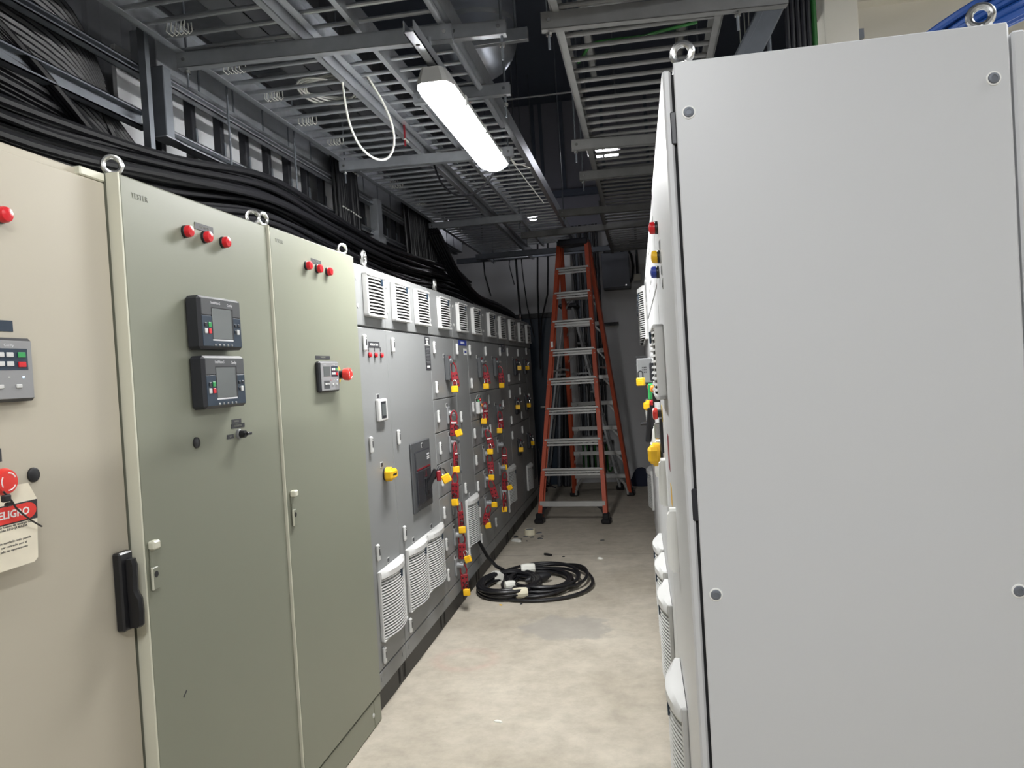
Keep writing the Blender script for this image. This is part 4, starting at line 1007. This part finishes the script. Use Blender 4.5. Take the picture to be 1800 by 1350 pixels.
# wall mounted gear
e = thing('wall_wireway', 'tall pale wireway on the back wall behind the ladder', 'wireway', (-.885, 9.9, .25)); link('cover', B('cover', M['wallp'], (-.065, .045, -.10, 0, 0, 2.70), ch=.004), e); link('cap', B('cap', M['galvd'], (-.07, .05, -.105, 0, 2.70, 2.73)), e)
for i, (x, r, m) in enumerate(((-.80, .016, 'charcoal'), (-.76, .02, 'galvd'), (-.705, .016, 'rubber'), (-.665, .016, 'galvd'), (-.625, .018, 'rubber'), (-.58, .016, 'galvd'), (-.535, .018, 'rubber'), (-.495, .014, 'charcoal'))):
    tag(link('conduit', MB().tube([(x, 9.84, 3.30), (x, 9.84, 1.4), (x-.01, 9.845, .62)], r, 10).mesh('conduit', M[m])), 'vertical conduit of the dark group on the back wall behind the ladder', 'conduit', 'back wall conduits')
for k, (z, x0, x1, lb) in enumerate(((2.0, -.86, -.28, 'wall strut sticking out right of the ladder on the back wall'), (1.25, -.86, -.44, 'wall strut behind the ladder at chest height'))):
    e = thing('wall_strut', lb, 'strut', (x0, 9.86, z)); link('channel', B('channel', M['charcoal'], (0, x1-x0, 0, .04, 0, .012), (0, x1-x0, 0, .04, .03, .042), (0, x1-x0, .036, .04, 0, .042)), e)
for i in range(5):
    x = -.80+.075*i
    tag(link('hose', MB().tube([(x-.02, 9.80, .52), (x-.02, 9.80, .30)]+[(x-.02+.026*(1-math.cos(t*PI/6)), 9.80, .20-.05*math.sin(t*PI/6)-.02*(i % 2)) for t in range(0, 7)]+[(x+.035, 9.80, .30), (x+.035, 9.80, .52)], .011, 8).mesh('hose', M['rubber' if i % 2 else 'greenpipe'])), 'looped hose hanging from the black and white rack behind the ladder', 'hose', 'hanging hoses')
e = thing('hose_rack', 'black and white rack strip low on the back wall behind the ladder', 'rack', (-.85, 9.77, .50)); link('bar', B('bar', M['black'], (0, .42, 0, .13, 0, .045), ch=.003), e); link('white_blocks', B('white_blocks', M['whiteprint'], *[(.03+.075*i, .07+.075*i, -.004, 0, .006, .040) for i in range(5)]), e)
e = thing('wall_enclosure', 'square blue grey metal enclosure high on the back wall right of the ladder', 'electrical box', (-.275, 9.9, 2.465))
link('body', B('body', M['boxgrey'], (-.165, .165, -.17, 0, 0, .43), ch=.006), e); link('door', B('door', M['boxgrey'], (-.170, .170, -.192, -.172, .0, .435), ch=.006), e); link('catch', B('catch', M['chrome'], (.11, .13, -.196, -.192, .012, .028)), e); link('drip_edge', B('drip_edge', M['charcoal'], (-.16, .17, -.19, 0, -.02, 0)), e)
b = MB(); b.tube([(-.12, -.06, .43), (-.12, -.06, .52), (-.05, -.06, .55), (.02, -.06, .50), (.08, -.06, .50), (.10, -.06, .43)], .028, 10); b.box(.05, .15, -.11, -.02, .46, .56, .03); b.box(-.14, -.02, -.12, -.02, .435, .49, .015); link('cable_glands', b.mesh('cable_glands', M['rubber']), e)
link('side_cable', MB().tube([(.15, -.07, .50), (.20, -.07, .40), (.215, -.07, .25), (.20, -.07, .12), (.165, -.07, .06)], .014, 8).mesh('side_cable', M['rubber']), e)
e = thing('junction_box', 'small ivory junction box on the back wall under a short conduit', 'junction box', (-.015, 9.9, 2.535)); link('box', B('box', M['galv'], (-.048, .048, -.06, 0, 0, .095), ch=.006), e); link('cover', B('cover', M['ivory'], (-.045, .045, -.064, -.06, .004, .09)), e)
tag(link('conduit', MB().cyl((-.01, 9.86, 2.63), (-.005, 9.86, 3.3), .016, 10).mesh('conduit', M['charcoal'])), 'short conduit rising from the small ivory junction box', 'conduit')
e = thing('wall_strut', 'short strut crossing the conduit above the small junction box', 'strut', (-.09, 9.85, 3.01)); link('channel', B('channel', M['charcoal'], (0, .19, 0, .03, 0, .012), (0, .19, 0, .03, .030, .042), (0, .19, .025, .03, 0, .042)), e)
b = MB(); K = 14
b.rings([[( .14*s*math.cos(2*PI*j/K)+.015*math.sin(5*j), .10*s*math.sin(2*PI*j/K)+.01*math.cos(7*j), z) for j in range(K)] for z, s in ((0, 1.), (.05, 1.02), (.10, .80), (.15, .66), (.20, .40), (.22, .10))])
tag(link('cloth_bundle', b.mesh('cloth_bundle', M['fabric']), None, (-.10, 9.55, 0)), 'crumpled dark blue cloth heap against the back wall right of the ladder', 'cloth')
for pts, r, lb in (([(-1.854, 9.3, 3.66), (-1.87, 9.3, 3.0), (-1.86, 9.3, 2.7), (-1.80, 9.3, 2.44)], .009, 'thin black cable end hanging free left on the back wall'), ([(-1.464, 9.3, 3.1), (-1.46, 9.3, 2.6), (-1.442, 9.3, 2.0)], .013, 'thick black cable hanging straight down before the dark door'), ([(-1.40, 9.3, 3.1), (-1.39, 9.3, 2.7), (-1.36, 9.3, 2.3), (-1.30, 9.35, 1.9)], .007, 'thin wavy black cable between the two straight hanging cables'), ([(-1.51, 9.3, 3.05), (-1.55, 9.3, 2.8), (-1.50, 9.3, 2.55)], .006, 'short hooked black cable end beside the thick hanging cable'), ([(-1.184, 9.3, 3.02), (-1.215, 9.3, 2.5), (-1.239, 9.3, 1.5)], .011, 'straight black cable hanging left of the ladder'), ([(-1.06, 9.3, 3.02), (-1.075, 9.3, 2.7), (-1.10, 9.3, 2.4), (-1.19, 9.3, 2.1), (-1.24, 9.35, 1.7)], .011, 'black cable bending left just beside the ladder top')):
    cable(pts, r, lb, None) if False else tag(link('hanging_cable', MB().tube(pts, r, 8).mesh('hanging_cable', M['rubber'])), lb, 'cable')
tag(link('ladder_lead', MB().tube([(-1.20, 8.44, .62), (-1.18, 8.40, .42), (-1.15, 8.38, .30), (-1.09, 8.36, .22), (-1.02, 8.36, .19)], .008, 8).mesh('lead', M['rubber'])), 'thin black lead dropping at the far end of the left row', 'cable')
tag(link('tie_wire', MB().tube([(-.73, 4.62, 2.80), (-.70, 4.66, 2.76), (-.66, 4.68, 2.755), (-.615, 4.70, 2.735)], .004, 6).mesh('tie_wire', M['whitecable'])), 'bent pale wire end poking out right of the lamp tail', 'wire')
tag(link('tie_wire', MB().tube([(-.728, 4.64, 2.79), (-.66, 4.80, 2.69), (-.58, 5.0, 2.58)], .003, 6).mesh('tie_wire', M['whitecable'])), 'straight pale wire slanting down from the strut end by the lamp', 'wire')

# ================================================================== ON THE FLOOR
e = thing('extension_cable', 'coiled heap of thick black cable bound with pale tape on the floor', 'cable coil', (-.95, 5.25, 0))
def coil(cx, cy, rx, ry, n, r, z0, wob, turns=1):
    b = MB()
    for k in range(n):
        a0 = random.uniform(0, 6); f = 1-.05*(k % 4)+random.uniform(-.02, .02); zz = z0+r+(k//4)*r*1.7
        ox, oy = random.uniform(-wob, wob), random.uniform(-wob, wob)
        b.tube([(cx+ox+rx*f*math.cos(a), cy+oy+ry*f*math.sin(a), zz+.006*(1+math.sin(2*a+a0))) for a in [2*PI*i/44 for i in range(44)]], r, 8, True)
    return b
link('tight_bundle', coil(-.04, -.10, .21, .27, 12, .0125, 0, .012).mesh('tight_bundle', M['rubber']), e)
link('loose_loops', coil(.16, .0, .24, .30, 9, .0105, .012, .035).mesh('loose_loops', M['rubber']), e)
link('outer_loop', MB().tube([(.15+.37*math.cos(a)-.03*math.sin(2*a), .03+.42*math.sin(a), .014+.03*(1+math.sin(a))*.5) for a in [2*PI*i/60 for i in range(60)]], .0115, 8, True).mesh('outer_loop', M['rubber']), e)
link('outer_loop', MB().tube([(.19+.29*math.cos(a), .08+.33*math.sin(a), .05+.012*math.sin(3*a)) for a in [2*PI*i/60 for i in range(60)]], .0105, 8, True).mesh('outer_loop', M['rubber']), e)
b = MB(); b.lathe((.05, .02, .03), (1, .45, .1), [(0, .012), (.05, .032), (.12, .034), (.16, .028), (.19, .012)], 14); link('plug', b.mesh('plug', M['black']), e)
link('lead', MB().tube([(-.268, .0, .335), (-.25, .03, .28), (-.225, .09, .19), (-.18, .16, .10), (-.12, .19, .055), (-.02, .19, .045), (.10, .22, .04)], .013, 8).mesh('lead', M['rubber']), e)
for (x, y, z, yaw, l, r, m) in ((-.165, .10, .036, 2.2, .09, .044, 'whitetape'), (.05, .17, .075, .25, .10, .036, 'whitetape'), (-.02, -.19, .06, .5, .07, .030, 'whitetape'), (.07, -.32, .045, .25, .10, .034, 'tape')):
    b = MB(); dx = Vector((math.cos(yaw), math.sin(yaw), 0))
    b.lathe(Vector((x, y, z))-dx*l/2, dx, [(0, r*.9), (.01, r), (l*.5, r*1.06), (l-.01, r*.97), (l, r*.85)], 11)
    link('tape_wrap', b.mesh('tape_wrap', M[m], smooth=False), e)['label'] = 'pale tape wrapped round the black cable'
e = thing('tape_roll', 'cream roll of masking tape lying on the floor before the ladder', 'tape roll', (-1.108, 6.90, 0))
b = MB(); K = 36
b.rings([[(r*math.cos(2*PI*j/K), r*math.sin(2*PI*j/K), z) for j in range(K)] for r, z in ((.036, 0), (.050, 0), (.050, .048), (.036, .048))], closed=True); link('tape', b.mesh('tape', M['tape']), e)
b = MB(); b.rings([[(r*math.cos(2*PI*j/K), r*math.sin(2*PI*j/K), z) for j in range(K)] for r, z in ((.034, .001), (.0359, .001), (.0359, .047), (.034, .047))], closed=True); link('core', b.mesh('core', M['mgrey']), e)
random.seed(3)
def chip(name, x, y, s, m, lb, cat, group=None, h=.006):
    K = 9; b = MB(); f = [random.uniform(.6, 1.15) for _ in range(K)]
    b.rings([[(s*q*f[j]*math.cos(2*PI*j/K), s*q*.6*f[j]*math.sin(2*PI*j/K), z+random.uniform(0, .002)*(z > 0)) for j in range(K)] for z, q in ((0, 1.), (h*.6, .9), (h, .45))])
    return tag(link(name, b.mesh(name, M[m], smooth=False), None, (x, y, 0), (0, 0, random.uniform(-1, 1))), lb, cat, group)
for x, y, s in ((-1.028, 6.95, .040), (-1.131, 6.806, .032), (-1.163, 6.703, .022), (-.991, 6.721, .036), (-.982, 6.82, .022), (-1.068, 6.775, .020), (-1.096, 6.628, .012)):
    chip('debris_chip', x, y, s, 'dgrey', 'dark flake of debris scattered round the tape roll', 'debris', 'dark flakes by the tape roll')
chip('bottle_cap', -1.222, 6.79, .030, 'charcoal', 'dark flat scrap beside the black plinth near the plastic wrapper', 'debris', None, .014)
chip('plastic_wrapper', -1.190, 6.63, .055, 'whitecable', 'crumpled whitish plastic wrapper by the black plinth', 'wrapper', None, .022)
tag(link('cable_offcut', MB().tube([(-.03, .022, .010), (0, 0, .012), (.03, -.022, .010)], .009, 8).mesh('cable_offcut', M['black']), None, (-.842, 6.09, 0)), 'short black cable offcut lying behind the coil', 'offcut')
chip('debris_chip', -.712, 6.047, .014, 'charcoal', 'small dark crumb right of the black offcut', 'debris')
chip('paper_scrap', -.42, 5.962, .030, 'whitetape', 'white paper scrap on the open floor right of the coil', 'paper', None, .012)
chip('debris_chip', -.433, 6.591, .020, 'dgrey', 'lone dark flake far right of the tape roll', 'debris')
chip('debris_chip', -.991, 4.815, .012, 'yellow', 'tiny yellow crumb in front of the coil', 'debris')
chip('debris_chip', -.86, 4.835, .012, 'charcoal', 'tiny dark crumb in front of the coil right of the yellow one', 'debris')
chip('debris_chip', -.70, 3.20, .020, 'whitetape', 'small pale splinter mid aisle in the foreground', 'debris', None, .006)

# ================================================================== BEYOND THE RIGHT FOREGROUND CABINET
struct('wall_beyond', B('wall_beyond', M['ivory'], (1.02, 3.3, 3.95, 4.05, 0, 4.9)))
struct('trim_2', B('trim', M['ivory'], (1.02, 3.3, 3.87, 3.95, 3.13, 3.27)))
e = thing('boxed_column', 'pale boxed column above the right cabinet with dark space to its left', 'column', (.90, 3.55, 0)); link('casing', B('casing', M['ivory'], (-.062, .075, -.07, .07, 0, 4.9), ch=.004), e); link('clip', B('clip', M['galvd'], (.075, .10, -.05, -.03, 2.82, 2.86)), e)
e = thing('strut_brace', 'diagonal strut brace behind the right foreground cabinet top', 'strut', (.44, 3.40, 2.65)); b = MB(); b.bar((0, 0, 0), (.36, 0, .64), .04, .10, .003); b.bar((-.03, -.022, .012), (.33, -.022, .652), .006, .022); link('channel', b.mesh('channel', M['galvd']), e)
rod(.60, 3.42, 2.3, 4.9, 'threaded rod beside the diagonal brace over the right cabinet', .009)
for i in range(9):
    x = .672+.0105*i; tag(link('riser_cable', MB().tube([(x+.01*math.sin(i*2.), 3.40+.02*(i % 2), 2.0), (x, 3.40+.02*(i % 2), 2.9), (x+.006*math.sin(i), 3.40+.02*(i % 2), 4.9)], .0105, 8).mesh('riser_cable', M['charcoal'])), 'dark riser cable in the vertical bundle above the right cabinet', 'cable', 'riser cables')
tag(link('green_pipe', MB().cyl((.785, 3.42, 1.9), (.78, 3.42, 4.9), .011, 10).mesh('green_pipe', M['greenpipe'])), 'thin green pipe between the dark riser cables and the pale column', 'pipe')
for i, (xa, za, xb, zb) in enumerate(((.492, 4.2, .495, 2.86), (.515, 4.3, .516, 2.6), (.56, 4.0, .525, 2.6))):
    tag(link('thin_wire', MB().tube([(xa, 3.5, za), ((xa+xb)/2, 3.5, (za+zb)/2), (xb, 3.5, zb)], .0022, 6).mesh('thin_wire', M['whitecable'])), 'thin white wire hanging in the dark gap beside the diagonal brace', 'wire', 'thin white wires')
random.seed(5)
for i in range(20):
    t = i/20; y = 1.72+.012*(i % 6)+random.uniform(-.01, .01); z = 2.10+.020*(i//5)+random.uniform(-.006, .006)
    cable([(.50+.05*(i % 4), y+.30, 2.064+.012*(i//8)), (.60+.02*(i % 3), y+.14, 2.085+.018*(i//5)), (.72, y+.08, z+.045), (.86, y, z+.085), (1.05, y-.02, z+.13), (1.5, y, z+.22)], .0085, 'blue data cable in the bundle crossing the right cabinet top', 'blue data cables')
for o in list(COL.objects):
    if o.get('group') == 'blue data cables':
        o.name = 'data_cable'; o.data.materials[0] = M['bluecable']
tag(link('cable_marker', MB().tube([(.690, 1.80, 2.13), (.715, 1.80, 2.158)], .010, 8).mesh('cable_marker', M['tape'])), 'cream cable marker sleeve on the blue bundle', 'marker')
e = thing('electrical_cabinet', 'back to back pale cabinet barely seen at the right border', 'cabinet', (1.0, 1.95, 0)); link('body', B('body', M['greyR'], (-.295, .25, -.485, .485, .10, 2.035), ch=.004), e); link('plinth', B('plinth', M['plinth'], (-.29, .24, -.48, .48, 0, .10)), e); link('door', B('door', M['greyR'], (.252, .27, -.483, .483, .12, 2.03), ch=.003), e)

# ================================================================== LIGHT AND OUTPUT
w = bpy.data.worlds.new('dim_room'); scene.world = w; w.use_nodes = True
w.node_tree.nodes['Background'].inputs[0].default_value = (.55, .68, 1, 1); w.node_tree.nodes['Background'].inputs[1].default_value = .055
scene.view_settings.view_transform = 'Standard'; scene.view_settings.look = 'None'
scene.view_settings.gamma = 1; scene.view_settings.use_curve_mapping = False
scene.view_settings.exposure = 1.17
